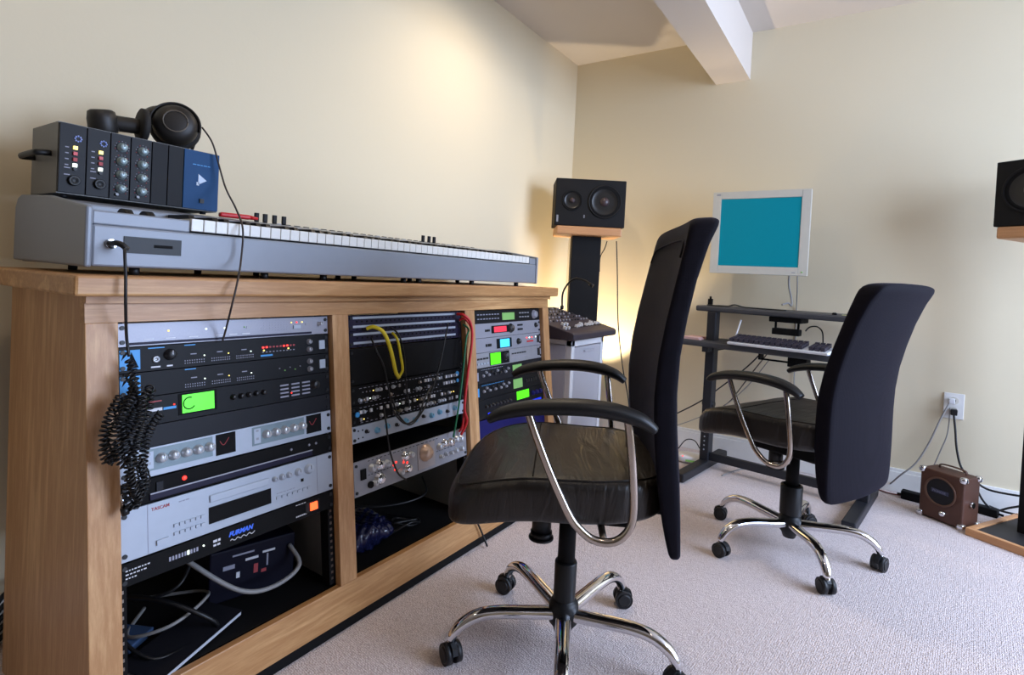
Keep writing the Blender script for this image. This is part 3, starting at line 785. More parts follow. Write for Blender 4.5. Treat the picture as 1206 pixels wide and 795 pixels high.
for (px, py) in ((302, 259), (312, 261), (323, 263), (334, 265), (498, 284), (505, 285), (511, 286)):
    p = at(px, py + 2, 'x', -1.42)
    g = G(); g.box(-1.426, -1.414, p.y - .004, p.y + .004, 1.032, 1.040, BLACKM); g.box(-1.424, -1.416, p.y - .0055, p.y + .0055, 1.040, 1.062, BPANEL2); kobj('slider', g, bevel=.001)
g = G()
for i in range(30): g.box(-1.46, -1.45, .95 + i * .032, .965 + i * .032, 1.036, 1.0425, BLACK if i % 4 else GREYP)
kobj('button_row', g)
for y in (.5, .78, .95, 1.25, 1.32, 1.6, 1.9):
    for x in (-1.23, -1.54):
        g = G(); g.cyl((x, y, .8872), (x, y, .9025), .009, RUBBER, seg=14); kobj('rubber_foot', g)
g = G(); g.cyl((KX + .0015, .446, .945), (KX + .006, .446, .945), .009, CHROME); kobj('headphone_socket', g)
ra = thing('red_marker', 'small red plastic holder lying behind the keys by the blue box', 'marker', (-1.39, .80, 1.0375), (0, 0, 1.35))
g = G(); g.box(-.045, .03, -.010, .010, 0, .012, REDP); obj('barrel', g, ra, bevel=.004); g = G(); g.cyl((.03, 0, .006), (.05, 0, .005), .006, REDP, r1=.003); obj('tip', g, ra)

# headphone plug, straight cord and the curly extension bundle
pl = thing('curly_cord', 'black curly extension cord plugged into the keyboard, hanging in a bunch', 'cord', (-1.19, .445, .60))
def plobj(name, g):
    o = obj(name, g, pl); o.location = (1.19, -.445, -.60); return o
g = G(); g.tube([(KX + .006, .446, .945), (KX + .022, .446, .947), (KX + .034, .452, .944), (KX + .038, .460, .935)], .0055, BLKC, sub=5); plobj('plug', g)
g = G(); x1 = KX + .082
g.tube([(KX + .037, .460, .936), at(147, 296, 'x', x1 - .010), at(148, 325, 'x', x1), at(148, 360, 'x', x1), Rpix(149, 396, .022), Rpix(152, 420, .02)], .0026, BLKC, sub=6); plobj('straight_cord', g)
def coil(path, r, wire, turns_per_m, m, phase=0):
    """curly cable: helix of radius r around a path"""
    Pp = [Vector(p) for p in path]; Q = []
    sub = 24
    for i in range(len(Pp) - 1):
        p0 = Pp[max(i - 1, 0)]; p1 = Pp[i]; p2 = Pp[i + 1]; p3 = Pp[min(i + 2, len(Pp) - 1)]
        for k in range(sub):
            t = k / sub
            Q.append(.5 * ((2 * p1) + (p2 - p0) * t + (2 * p0 - 5 * p1 + 4 * p2 - p3) * t * t + (3 * p1 - p0 - 3 * p2 + p3) * t ** 3))
    Q.append(Pp[-1]); out = []; ang = phase; n = Vector((1, 0, .1)).normalized()
    res = []
    for a, b in zip(Q, Q[1:]):
        L = (b - a).length; k = max(1, int(L / .0009))
        for j in range(k):
            res.append(a.lerp(b, j / k))
    last = res[0]
    for i, p in enumerate(res):
        t = (res[min(i + 1, len(res) - 1)] - res[max(i - 1, 0)]).normalized()
        n = (n - t * n.dot(t)).normalized(); bb = t.cross(n)
        ang += (p - last).length * turns_per_m * 2 * PI; last = p
        out.append(p + n * math.cos(ang) * r + bb * math.sin(ang) * r)
    g = G(); g.tube(out, wire, m, seg=5, sub=1); return g
strands = [
    [(152, 424, .020), (158, 446, .026), (150, 476, .030), (134, 503, .030), (122, 528, .030), (127, 546, .030)],
    [(127, 546, .030), (138, 530, .044), (150, 500, .048), (166, 474, .044), (176, 458, .036), (178, 464, .028)],
    [(178, 464, .028), (172, 490, .030), (160, 520, .030), (153, 560, .028), (150, 590, .026), (158, 598, .026)],
    [(158, 598, .026), (166, 580, .040), (168, 550, .042), (172, 520, .040), (180, 500, .032), (190, 486, .026)],
    [(138, 470, .026), (142, 500, .050), (150, 530, .054), (158, 560, .046), (158, 585, .038)],
    [(142, 466, .038), (128, 492, .042), (122, 518, .042), (132, 545, .042)],
    [(160, 462, .044), (146, 484, .060), (136, 512, .060), (142, 540, .058)],
    [(168, 500, .052), (160, 526, .060), (152, 556, .056), (164, 590, .036)],
    [(150, 440, .034), (166, 466, .054), (164, 496, .060), (150, 520, .064)],
    [(130, 520, .052), (146, 548, .050), (160, 540, .050), (172, 566, .036), (160, 592, .030)],
]
for i, st in enumerate(strands):
    plobj('coiled_strand', coil([Rpix(x, y, n + .006) for x, y, n in st], .0068, .0019, 135, BLKC, i))
g = G(); a = Rpix(143, 583, .028); b = Rpix(146, 598, .028); g.cyl(a, b, .0024, CHROME); g.cyl(b, Rpix(148, 606, .028), .0065, BLKC); plobj('metal_jack', g)

# ------------------------------------------------------------------ preamp lunchbox on the keyboard
BXF, BXB, BZ = -1.395, -1.545, 1.0465
BY0 = at(68, 190, 'x', BXF).y; BY1 = at(257, 215, 'x', BXF).y
BH = .145
lb = thing('preamp_box', 'black and blue portable preamp rack standing on the left of the keyboard', 'preamp', (BXF, BY0, BZ), (0, 0, PI / 2))
BW = BY1 - BY0; BD = BXF - BXB
g = G(); g.box(0, BW, .004, BD, 0, .003, ALU); g.box(0, BW, .004, BD, BH - .003, BH, ALU); g.box(0, .003, .004, BD, .003, BH - .003, ALU); g.box(BW - .003, BW, .004, BD, .003, BH - .003, ALU); g.box(.003, BW - .003, BD - .004, BD, .003, BH - .003, ALU)
obj('case', g, lb)
def by(px): return at(px, 190, 'x', BXF).y - BY0
seams = [0, by(101), by(129), by(153), by(178), by(216), BW]
def mod(a, b, m): 
    g = G(); g.box(a + .0008, b - .0008, -.003, .004, .002, BH - .002, m); return obj('module_face', g, lb, bevel=.0006)
MODC = mat('module_black', (12, 12, 17), .5, spec=.25)
for k in range(4):
    a, b = seams[k], seams[k + 1]; mod(a, b, MODC)
    c = (a + b) / 2
    if k < 2:
        g = G(); 
        for d in range(8):
            t = d * PI / 4; g.sphere((c + .008 + .0055 * math.cos(t), -.004, BH - .030 + .0055 * math.sin(t)), .0019, mat('pale_blue_dot', (150, 170, 230), .4), seg=8)
        obj('module_emblem', g, lb)
        for j, m in enumerate((L_YEL, REDP, REDPR, L_WHT)):
            g = G(); g.box(c, c + .007, -.007, -.003, BH - .053 - j * .012, BH - .046 - j * .012, m); obj('lit_button', g, lb)
        rows = [(c - .013, BH - .051 - j * .012, .006, .002) for j in range(4)] + [(c - .014, .052, .010, .002), (c - .014, .038, .010, .002)]
        prints(lb, rows, DIM)
        g = G(); g.lathe([(.0105, 0), (.0105, .006), (.009, .007), (.005, .004), (0, .004)], BLACK, (c + .003, -.003, .028), (0, -1, 0)); obj('input_socket', g, lb)
        g = G(); g.cyl((c + .004, -.003, .052), (c + .004, -.007, .052), .0035, BLACK); obj('toggle', g, lb)
    else:
        for j in range(4):
            z = BH - .030 - j * .030
            kk = knob(lb, c + .002, z, .0085, mat('cracked_silver_knob', (150, 168, 172), .35, .4), .012)
            g = G()
            for d in range(11):
                t = PI * (-.25 + 1.5 * d / 10); g.sphere((c + .002 + .0135 * math.cos(t), -.0033, z + .0135 * math.sin(t)), .0011, REDPR if d % 3 == 0 else DIM, seg=6)
            obj('dial_marks', g, lb)
        g = G(); g.cyl((c - .004, -.003, .010), (c - .006, -.009, .012), .0028, WHITEP); obj('toggle', g, lb)
mod(seams[4], (seams[4] + seams[5]) / 2, BPANEL); mod((seams[4] + seams[5]) / 2, seams[5], BPANEL); mod(seams[5], seams[6], APIBLUE)
c = (seams[5] + seams[6]) / 2
g = G(); g.prism([(c - .008, .062), (c - .008, .088), (c + .012, .074)], 'y', -.0038, -.003, mat('pale_logo', (190, 205, 225), .5)); g.box(c - .012, c - .006, -.0038, -.003, .060, .068, MATS['pale_logo']); obj('triangle_logo', g, lb)
prints(lb, words_row(c - .022, BH - .036, 5, .007, .002, .0018), BLUEPR); rect(lb, 'rocker_switch', c - .004, c + .006, .018, .028, BLACK, .004)
g = G(); g.tube([(-.001, .035, .082), (-.022, .035, .080), (-.027, .05, .079), (-.027, .115, .078), (-.022, .128, .078), (-.001, .128, .080)], .0048, BLACK, sub=5, flat=(1.3, .8)); obj('carry_handle', g, lb)
for (x, y) in ((.02, .03), (BW - .02, .03), (.02, BD - .02), (BW - .02, BD - .02)):
    g = G(); g.cyl((x, y, -.0060), (x, y, 0), .007, RUBBER, seg=12); obj('rubber_foot', g, lb)

# ------------------------------------------------------------------ headphones on the box
TOPZ = BZ + BH
HPB = mat('headphone_black', (30, 27, 25), .5); PADM = mat('ear_pad', (22, 20, 19), .75, bump=.3)
hp = thing('headphones', 'black over-ear headphones lying on top of the preamp rack', 'headphones', (-1.46, .60, TOPZ))
def hobj(name, g):
    o = obj(name, g, hp); o.location = (1.46, -.60, -TOPZ); return o
CC = Vector((-1.452, .668, TOPZ + .061)); ax = Vector((.90, -.42, .12)).normalized()
g = G(); g.lathe([(0, .030), (.020, .030), (.036, .026), (.046, .014), (.049, 0), (.049, -.012), (.046, -.016)], HPB, CC, ax); hobj('ear_cup', g)
g = G(); g.lathe([(.046, -.015), (.053, -.018), (.056, -.028), (.052, -.038), (.036, -.041), (.030, -.036), (0, -.034)], PADM, CC, ax); hobj('ear_cushion', g)
q = ax.to_track_quat('Z', 'Y')
g = G(); g.tube([CC + q @ Vector((.052 * math.cos(t), .052 * math.sin(t), .004)) for t in [(-.2 + i * .22) for i in range(17)]], .0035, HPB, sub=2, flat=(1.6, .8)); hobj('yoke', g)
g = G(); g.tube([CC + q @ Vector((.026 * math.cos(t), .026 * math.sin(t), .030)) for t in [i * PI / 8 for i in range(17)]], .0015, mat('cup_ring', (96, 88, 78), .4), sub=1); hobj('cup_ring', g)
C2 = Vector((-1.475, .525, TOPZ + .030)); ax2 = Vector((.25, -.96, .1)).normalized()
g = G(); g.lathe([(0, .030), (.020, .030), (.026, .026), (.029, .01), (.029, -.014), (.026, -.02)], HPB, C2, Vector((.08, -.2, 1)).normalized()); hobj('ear_cup', g)
C3 = Vector((-1.455, .597, TOPZ + .041))
g = G(); g.lathe([(0, -.008), (.034, -.008), (.040, -.005), (.040, .005), (.034, .008), (0, .008)], PADM, C3, Vector((.12, 1, 0)).normalized()); hobj('ear_cushion', g)
g = G(); g.tube([(-1.470, .545, TOPZ + .036), (-1.462, .57, TOPZ + .037), (-1.456, .592, TOPZ + .038)], .018, HPB, sub=4, flat=(1, .7)); hobj('hinge_arm', g)
g = G(); g.tube([(-1.475, .60, TOPZ + .060), (-1.485, .625, TOPZ + .092), (-1.49, .655, TOPZ + .106), (-1.49, .69, TOPZ + .100), (-1.488, .718, TOPZ + .070), (-1.483, .728, TOPZ + .035), (-1.478, .722, TOPZ + .017)], .006, HPB, sub=6, flat=(.6, 2.2)); hobj('headband', g)
pts = [at(238, 150, 'x', -1.40), at(250, 168, 'x', -1.385), at(258, 195, 'x', -1.372), at(266, 222, 'x', -1.35), at(278, 246, 'x', -1.25), at(286, 270, 'x', -1.182), at(284, 305, 'x', -1.175), at(280, 330, 'x', -1.118), at(273, 360, 'x', -1.112), Rpix(266, 388, .012), Rpix(262, 402, .0)]
g = G(); g.tube(pts, .0021, mat('brown_black_cord', (48, 38, 34), .5), sub=8); hobj('cord', g)

# ------------------------------------------------------------------ office chairs
def make_chair(label):
    """local frame: hub on the floor at the origin, +x forward, +y left, z up"""
    t = thing('office_chair', label, 'chair')
    for k in range(5):
        a = math.radians(0 + 72 * k); M = Matrix.Rotation(a, 4, 'Z')
        g = G()
        prof = [(.02, .098), (.09, .104), (.165, .110), (.215, .106), (.252, .088), (.272, .066), (.278, .052)]
        g.tube([M @ Vector((x, 0, z)) for x, z in prof], .0165, CHROME, seg=16, sub=6, radii=[.019, .0175, .017, .0165, .0155, .0135, .012], flat=(.85, 1.05))
        leg = obj('base_leg', g, t)
        g = G(); g.cyl(M @ Vector((.278, 0, .034)), M @ Vector((.278, 0, .056)), .008, CHROME, seg=12); 
        sw = M @ Matrix.Translation((.278, 0, 0)) @ Matrix.Rotation(1.0 + k * 1.35, 4, 'Z')
        g2 = G()
        for s in (-1, 1):
            g2.cyl(sw @ Vector((-.006, s * .006, .0245)), sw @ Vector((-.006, s * .020, .0245)), .0242, RUBBER, seg=22)
            g2.cyl(sw @ Vector((-.006, s * .020, .0245)), sw @ Vector((-.006, s * .0225, .0245)), .019, RUBBER, r1=.015, seg=22)
        hood = [(-.032, .030), (-.028, .044), (-.014, .052), (.004, .050), (.013, .040), (.014, .028), (.008, .018), (-.006, .0245)]
        fs = []
        A = [g2.bm.verts.new(sw @ Vector((x, -.0065, z))) for x, z in hood]; B = [g2.bm.verts.new(sw @ Vector((x, .0065, z))) for x, z in hood]
        for i in range(len(hood)): fs.append(g2.bm.faces.new((A[i], A[(i + 1) % 8], B[(i + 1) % 8], B[i])))
        fs += [g2.bm.faces.new(A[::-1]), g2.bm.faces.new(B)]; g2._fin(fs, RUBBER)
        obj('caster', g2, t); obj('caster_stem', g, leg)
    g = G(); g.lathe([(0, .050), (.020, .050), (.026, .066), (.036, .078), (.038, .100), (.036, .122), (.030, .132), (.0265, .134), (.0265, .136)], BLACK); obj('hub', g, t)
    g = G(); g.lathe([(.027, .134), (.0275, .225), (.026, .228), (.0215, .229)], BLACK); obj('column_cover', g, t)
    g = G(); g.cyl((0, 0, .2285), (0, 0, .360), .0215, BLACKM, r1=.021); obj('gas_column', g, t)
    g = G(); g.box(-.14, .12, -.07, .07, .350, .405, BLACKM, bev=.008); obj('tilt_mechanism', g, t)
    g = G(); g.cyl((.065, .0, .295), (.065, .0, .352), .024, BLACK, seg=20); g.cyl((.065, 0, .282), (.065, 0, .296), .027, BLACK, seg=20); g.cyl((.065, 0, .277), (.065, 0, .282), .031, BLACK, seg=20); obj('tension_knob', g, t)
    g = G(); g.tube([(-.02, -.068, .358), (-.02, -.16, .352), (-.02, -.21, .346)], .005, BLACKM, sub=3); g.box(-.035, -.005, -.25, -.20, .341, .349, BLACK); obj('height_lever', g, t)
    # seat cushion
    def sd(q):
        x = q.x; q.z -= .050 * max(0, (x - .02) / .22) ** 2 if x > .02 else 0
        q.z += .012 * max(0, (abs(q.y) - .10) / .13) ** 2 * (1 if q.z > 0 else 0)
        q.z += .010 * max(0, (-x - .08) / .15)
        if q.z > 0: q.z += .006 * math.cos(x * 9) * math.cos(q.y * 7)
        q.y *= 1 - .10 * max(0, -x / .24) + .02 * max(0, x / .24)
        return q
    g = G(); g.rbox((.035, 0, .456), (.245, .240, .052), 4.6, LEATHER, n=22, deform=sd); seat = obj('seat', g, t)
    # stitched edge and centre seams of the cushion
    def top(x, y):
        q = Vector((x, y, .0)); u = (abs(x / .245) ** 4.6 + abs(y / .240) ** 4.6)
        zz = .052 * max(0, 1 - u) ** (1 / 4.6); q.z = zz + 1e-6; q = sd(q); return q + Vector((.035, 0, .4565))
    ring = []
    for i in range(61):
        a = 2 * PI * i / 60; ca, sa = math.cos(a), math.sin(a)
        rr = 1 / (abs(ca) ** 4.6 + abs(sa) ** 4.6) ** (1 / 4.6) * .93
        ring.append(top(.245 * ca * rr, .240 * sa * rr))
    g = G(); g.tube(ring, .0028, LEATHER, seg=6, sub=1, cap=False); obj('piping', g, seat)
    g = G(); g.tube([top(.05, -.215 + .43 * i / 16) for i in range(17)], .0016, BLACKM, seg=5, sub=1); obj('seam', g, seat)
    # backrest: tall, curved, rolled top
    ZB, ZT = .338, 1.058
    keys = [(.325, -.232, .011), (.36, -.230, .015), (.42, -.226, .021), (.50, -.222, .026), (.60, -.220, .027), (.68, -.222, .027), (.76, -.232, .026), (.84, -.250, .025), (.92, -.272, .025), (1.0, -.298, .029), (1.04, -.312, .036), (1.075, -.320, .036)]
    def prof(z):
        for (z0, x0, t0), (z1, x1, t1) in zip(keys, keys[1:]):
            if z <= z1:
                f = max(0, (z - z0) / (z1 - z0)); return x0 + (x1 - x0) * f, t0 + (t1 - t0) * f
        return keys[-1][1], keys[-1][2]
    zc = (ZB + ZT) / 2; hz = (ZT - ZB) / 2
    def bd(q):
        z = q.z + zc
        x, th = prof(z)
        f = q.x / .03
        w = .225 - .018 * max(0, (z - .65) / .42) - .004 * max(0, (.45 - z) / .12)
        y = q.y / .225 * w
        xx = x + f * th + .024 * (y / .22) ** 2
        drop = .012 * (abs(y) / .22) ** 3 * max(0, (z - .98) / .095)
        return Vector((xx, y, q.z - drop))
    def pk(c, n):
        z = c.z + zc
        if n.x > .5 and abs(c.y) < .205 and .40 < z < 1.03: return MESHF
        return None
    g = G(); g.rbox((0, 0, zc), (.03, .225, hz), (3.5, 16), FABR, n=26, deform=bd, pick=pk); back = obj('backrest', g, t)
    def fr(y, z, s=1):
        x, th = prof(z); return Vector((x + s * th * .985 + .024 * (y / .22) ** 2, y, z))
    ring = [fr(-.19, .97), fr(-.175, 1.0), fr(-.09, 1.012), fr(.09, 1.012), fr(.175, 1.0), fr(.19, .97)]
    g = G(); g.tube(ring, .0022, FABR, seg=6, sub=4); obj('piping', g, back)
    g = G(); g.box(-.222, -.13, -.035, .035, .375, .395, BLACKM, bev=.004); obj('back_bracket', g, t)
    for s in (-1, 1):
        y = s * .262
        pad = [(.178, .632, .014), (.150, .648, .021), (.09, .664, .025), (.0, .672, .027), (-.07, .668, .027), (-.12, .655, .024), (-.150, .636, .016)]
        g = G(); g.tube([(x, y + s * .010 * (1 - ((x + .0) / .18) ** 2), z) for x, z, r_ in pad], .02, BLACK, seg=14, sub=5, radii=[p[2] for p in pad], flat=(.62, 1.05)); obj('arm_pad', g, t)
        loop = [(.100, y, .655), (.083, y, .61), (.048, y * .99, .53), (.010, y * .97, .455), (-.012, y * .965, .425), (-.045, y * .96, .402), (-.085, y * .96, .402), (-.112, y * .965, .428), (-.120, y * .97, .47), (-.112, y * .99, .56), (-.098, y, .655)]
        g = G(); g.tube(loop, .0085, mat('warm_chrome', (188, 178, 168), .16, 1.), seg=12, sub=6); lp = obj('arm_loop', g, t)  # loops in a warm-tinted, slightly duller chrome
        g = G(); g.tube([(-.065, y * .96, .402), (-.065, s * .16, .395)], .0075, DULLCH, seg=10, sub=1); obj('arm_bracket', g, lp)
    return t
def turn_base(t, deg):
    for ch in t.children:
        n = ch.name.split('.')[0]
        if n in ('base_leg', 'caster'): ch.rotation_euler = (0, 0, math.radians(deg))
ch1 = make_chair('dark mesh-backed office chair in front of the rack cabinet, the nearer one')
ang1, ang2 = math.radians(208), math.radians(158)
ch1.location = (-.60, 1.22, 0); ch1.rotation_euler = (0, 0, ang1); turn_base(ch1, 9 - 208)
ch2 = copy_tree(ch1); ch2['label'] = 'dark mesh-backed office chair facing the small computer desk, the farther one'
ch2.location = (-.205, 2.19, 0); ch2.rotation_euler = (0, 0, ang2); turn_base(ch2, 11 - 158)
for ch in ch1.children:                              # the nearer chair's back is set more upright
    if ch.name.split('.')[0] == 'backrest':
        a_ = math.radians(5); pv = Vector((-.22, 0, .42)); ch.rotation_euler = (0, a_, 0)
        ch.location = pv - Matrix.Rotation(a_, 3, 'Y') @ pv + Vector((0, 0, .01))
for ch in ch2.children:                              # this chair is set up with a lower back and arms
    n = ch.name.split('.')[0]
    if n == 'backrest': ch.location.z = -.042; ch.scale.z = .95
    elif n in ('arm_pad', 'arm_loop'): ch.location.z -= .035
    elif n == 'column_cover': ch.scale = (1.32, 1.32, 1.09); ch.location.z -= .012
for c in (ch1, ch2): c['group'] = 'mesh backed office chairs'

# ------------------------------------------------------------------ speakers and stands
def make_speaker(label, loc, rz, flip=1):
    """local: x along the front, y into the depth, front at y = 0; loc is the base centre of the front"""
    t = thing('studio_speaker', label, 'speaker', loc, (0, 0, rz), 'studio speakers')
    W, H, D = .385, .258, .22
    g = G(); g.box(-W / 2, W / 2, 0, D, 0, H, SPKBOX); obj('cabinet', g, t, bevel=.004)
    def drv(x, z, R, name):
        g = G(); g.lathe([(R, -.0005), (R, .005), (R * .93, .006), (R * .90, .002), (R * .86, .001)], SPKBOX, (x, 0, z), (0, -1, 0), seg=36); s_ = obj(name, g, t)
        g = G(); g.lathe([(R * .90, .002), (R * .84, .0045), (R * .76, .001), (R * .5, -.0), (R * .26, .0006)], CONE, (x, 0, z), (0, -1, 0), seg=36,
                         mats=[BLACKM, BLACKM, CONE, CONE]); obj('cone', g, s_)
        g = G(); g.lathe([(R * .27, .0005), (R * .24, .006), (R * .14, .012), (0, .014)], mat('dust_cap', (66, 52, 54), .35), (x, 0, z), (0, -1, 0), seg=24); obj('dust_cap', g, s_)
    drv(-W / 2 + .27 if flip > 0 else W / 2 - .27, .138, .092, 'woofer'); drv(-W / 2 + .092 if flip > 0 else W / 2 - .092, .138, .056, 'tweeter')
    x = (-W / 2 + .010) * flip
    g = G(); g.box(min(x, x + .010 * flip), max(x, x + .010 * flip), -.0012, .0005, .018, .055, GREYP); obj('badge', g, t); g = G(); g.box(-W / 2 * flip + (.158 if flip > 0 else -.164), -W / 2 * flip + (.164 if flip > 0 else -.158), -.0012, .0005, .045, .062, GREYP); obj('badge', g, t)
    return t
def make_stand(label, fc, rz, H=1.0):
    """fc: centre under the speaker front"""
    t = thing('speaker_stand', label, 'speaker stand', (fc[0], fc[1], 0), (0, 0, rz), 'speaker stands')
    g = G(); g.box(-.18, .18, -.003, .235, H - .048, H, PINE); obj('top_shelf', g, t, bevel=.008)
    g = G(); g.box(-.082, .082, .075, .165, .022, H - .048, SPKBOX); obj('pole', g, t, bevel=.003)
    g = G(); g.box(-.15, .23, -.08, .28, .004, .024, mat('stand_black', (34, 32, 34), .6)); bs = obj('base_plate', g, t)
    g = G()
    g.box(-.172, .252, -.102, -.080, .0, .030, PINE); g.box(-.172, .252, .28, .302, .0, .030, PINE); g.box(-.172, -.15, -.08, .28, .0, .030, PINE); g.box(.23, .252, -.08, .28, .0, .030, PINE)
    obj('wooden_edging', g, bs, bevel=.002)
    return t
SPH = 1.222
# left
fl = Vector((-1.318, 2.745)); rl = math.radians(33.5)
make_stand('speaker stand with black pole and pine shelf in the far left corner', fl, rl, SPH)
make_speaker('black two-cone speaker on the stand in the far left corner', (fl.x, fl.y, SPH + .001), rl)
# right
rr_ = math.radians(-31); fr_ = Vector((.387, 2.90)) + Vector((math.cos(rr_), math.sin(rr_))) * .1925
make_stand('speaker stand with pine-edged base plate at the right edge of the photo', fr_, rr_, SPH)
make_speaker('black speaker at the right edge of the photo, cut off by the frame', (fr_.x, fr_.y, SPH + .001), rr_, -1)
cable('speaker_wire', 'thin black wire dropping from the left speaker shelf to the floor', [at(726, 284, 'y', 2.98), at(727, 320, 'y', 2.98), at(728, 380, 'y', 2.98), at(733, 430, 'y', 2.98), at(740, 470, 'y', 2.98), at(742, 500, 'y', 2.95), (-1.05, 2.9, .004)], .0035, BLKC)
cable('speaker_wire', 'short wire looping beneath the left speaker shelf', [at(715, 284, 'y', 2.93), at(712, 293, 'y', 2.93), at(707, 303, 'y', 2.93), at(706, 320, 'y', 2.92)], .003, BLKC)

# ------------------------------------------------------------------ drawer tower and mixer
DX0, DX1, DY0, DY1, DZ = -1.43, -1.105, 2.19, 2.535, .655
dt = thing('storage_drawers', 'milky white plastic drawer tower beside the rack cabinet', 'drawers', ((DX0 + DX1) / 2, (DY0 + DY1) / 2, 0))
def dobj(name, g, parent=dt, **k):
    o = obj(name, g, parent, **k); 
    if parent is dt: o.location = (-(DX0 + DX1) / 2, -(DY0 + DY1) / 2, 0)
    return o
g = G()
for (x, y) in ((DX0, DY0), (DX1 - .03, DY0), (DX0, DY1 - .03), (DX1 - .03, DY1 - .03)): g.box(x, x + .03, y, y + .03, 0, DZ, WHITEPL)
g.box(DX0, DX1, DY0, DY1, DZ - .03, DZ, WHITEPL); g.box(DX0, DX1, DY0, DY1, 0.01, .035, WHITEPL)
g.box(DX0, DX0 + .006, DY0, DY1, .03, DZ - .02, MILKY); g.box(DX0, DX1, DY1 - .006, DY1, .03, DZ - .02, MILKY); g.box(DX0 + .03, DX1 - .03, DY0, DY0 + .008, .03, DZ - .02, MILKY)
dobj('frame', g, bevel=.006)
for k in range(2):
    z0 = .040 + k * .292
    g = G(); g.box(DX1 - .014, DX1 - .002, DY0 + .031, DY1 - .031, z0, z0 + .288, MILKY); d_ = dobj('drawer', g, bevel=.006)
    g = G(); g.box(DX1 - .002, DX1 + .010, (DY0 + DY1) / 2 - .05, (DY0 + DY1) / 2 + .05, z0 + .262, z0 + .272, MILKY); obj('handle', g, d_, bevel=.003)
mx_ = thing('mixing_desk', 'sloping black audio mixer on the white drawer tower', 'mixer', (-1.27, 2.37, DZ))
g = G(); g.prism([(.195, .003), (.20, .012), (.20, .030), (.19, .038), (-.16, .120), (-.18, .118), (-.185, .003)], 'y', -.235,   .235, mat('mixer_slate', (52, 46, 56), .5)); obj('body', g, mx_, bevel=.004)
sl = math.atan2(.082, .35)
def mxp(x, y, h=0): return Vector((x + math.sin(sl) * h, y, .038 + (.19 - x) * math.tan(sl) + math.cos(sl) * h))
rnd = random.Random(2)
g = G()
Ms = Matrix.Rotation(sl, 4, 'Y')
for i in range(14):
    y = -.205 + i * .0315
    g.box(-.003, .003, -.0015, .0015, 0, .001, BLACKM, M=Matrix.Translation(mxp(.12, y)) @ Matrix.Scale(13, 4, (1, 0, 0)))
obj('fader_slots', g, mx_)
for i in range(14):
    y = -.205 + i * .0315; x = .09 + rnd.random() * .05
    g = G(); g.box(-.008, .008, -.005, .005, 0, .011, WHITEPL, M=Matrix.Translation(mxp(x, y)) @ Ms); obj('fader_cap', g, mx_)
for i in range(14):
    for j in range(5):
        y = -.205 + i * .0315; x = .045 - j * .042
        g = G(); a = mxp(x, y); g.cyl(a, a + Vector((math.sin(sl), 0, math.cos(sl))) * .008, .0046, rnd.choice([DIM, KNOBB, GREYP]), r1=.0038, seg=8); obj('knob', g, mx_)
lm = thing('gooseneck_lamp', 'black gooseneck lamp arching above the audio mixer', 'lamp', at(662, 362, 'y', 2.55))
o0 = Vector(lm.location); pz = [at(x, y, 'y', 2.55) - o0 for x, y in ((662, 360), (663, 345), (670, 333), (679, 328), (690, 331), (694, 334))]
g = G(); g.tube(pz, .005, BLACK, sub=6); obj('gooseneck', g, lm); g = G(); g.cyl(pz[-1], pz[-1] + Vector((.022, 0, -.012)), .008, BLACK, r1=.010); obj('lamp_head', g, lm)
g = G(); g.cyl(pz[0] + Vector((0, 0, -.02)), pz[0], .009, BLACK); obj('connector', g, lm)

# ------------------------------------------------------------------ computer desk
DR = math.radians(-8)
dk = thing('computer_desk', 'small dark two-tier computer desk with steel frame against the back wall', 'desk', (-.34, 2.86, 0), (0, 0, DR))
# local x along width, y into depth
g = G(); g.box(-.425, .45, -.02, .29, .800, .828, DESKG); obj('top_shelf', g, dk, bevel=.008)
g = G(); g.box(-.47, .27, -.10, .16, .625, .655, DESKG); obj('keyboard_shelf', g, dk, bevel=.008)
for s, x in ((-1, -.335), (1, .355)):
    g = G(); g.box(x - .022, x + .022, -.03, .03, .04, .80, DESKM); pst = obj('post', g, dk, bevel=.003)
    g = G()
    for k in range(9): g.cyl((x, -.0305, .10 + k * .022), (x, -.0312, .10 + k * .022), .004, WHITEP, seg=8)
    obj('height_holes', g, pst)
    g = G(); g.box(x - .025, x + .025, -.32, .24, .004, .045, DESKM); obj('foot', g, dk, bevel=.006)
    g = G(); g.cyl((x - .03, 0, .33), (x + .03, 0, .33), .014, BLACK); obj('clamp_knob', g, pst)
    g = G(); g.box(x - .015, x + .015, -.09, .15, .60, .625, DESKM); obj('shelf_arm', g, pst)
g = G(); g.box(-.313, .333, -.012, .012, .045, .085, DESKM); obj('cross_bar', g, dk, bevel=.003)
g = G(); g.box(-.425, -.405, .14, .16, .828, .862, BLACKM); g.tube([(-.415, .15, .85), (-.415, .15, .875)], .006, BLACKM, sub=1); obj('side_peg', g, dk)
def DK(x, y, z): return Vector((-.34 + x * math.cos(DR) - y * math.sin(DR), 2.86 + x * math.sin(DR) + y * math.cos(DR), z))
g = G(); g.box(-.07, .07, .0, .14, .775, .799, BLACKM); g.box(-.055, -.045, .04, .05, .73, .775, BLACKM); g.box(.045, .055, .04, .05, .73, .775, BLACKM); g.box(-.06, .06, .02, .07, .715, .745, BLACKM)
obj('cable_tray', g, dk, bevel=.003)
g = G(); g.box(-.10, -.09, -.03, .03, .59, .625, BLACKM); g.box(-.10, .03, -.01, .005, .588, .596, BLACKM); g.box(.03, .11, -.03, .05, .575, .624, BLACKM); obj('under_shelf_box', g, dk, bevel=.003)
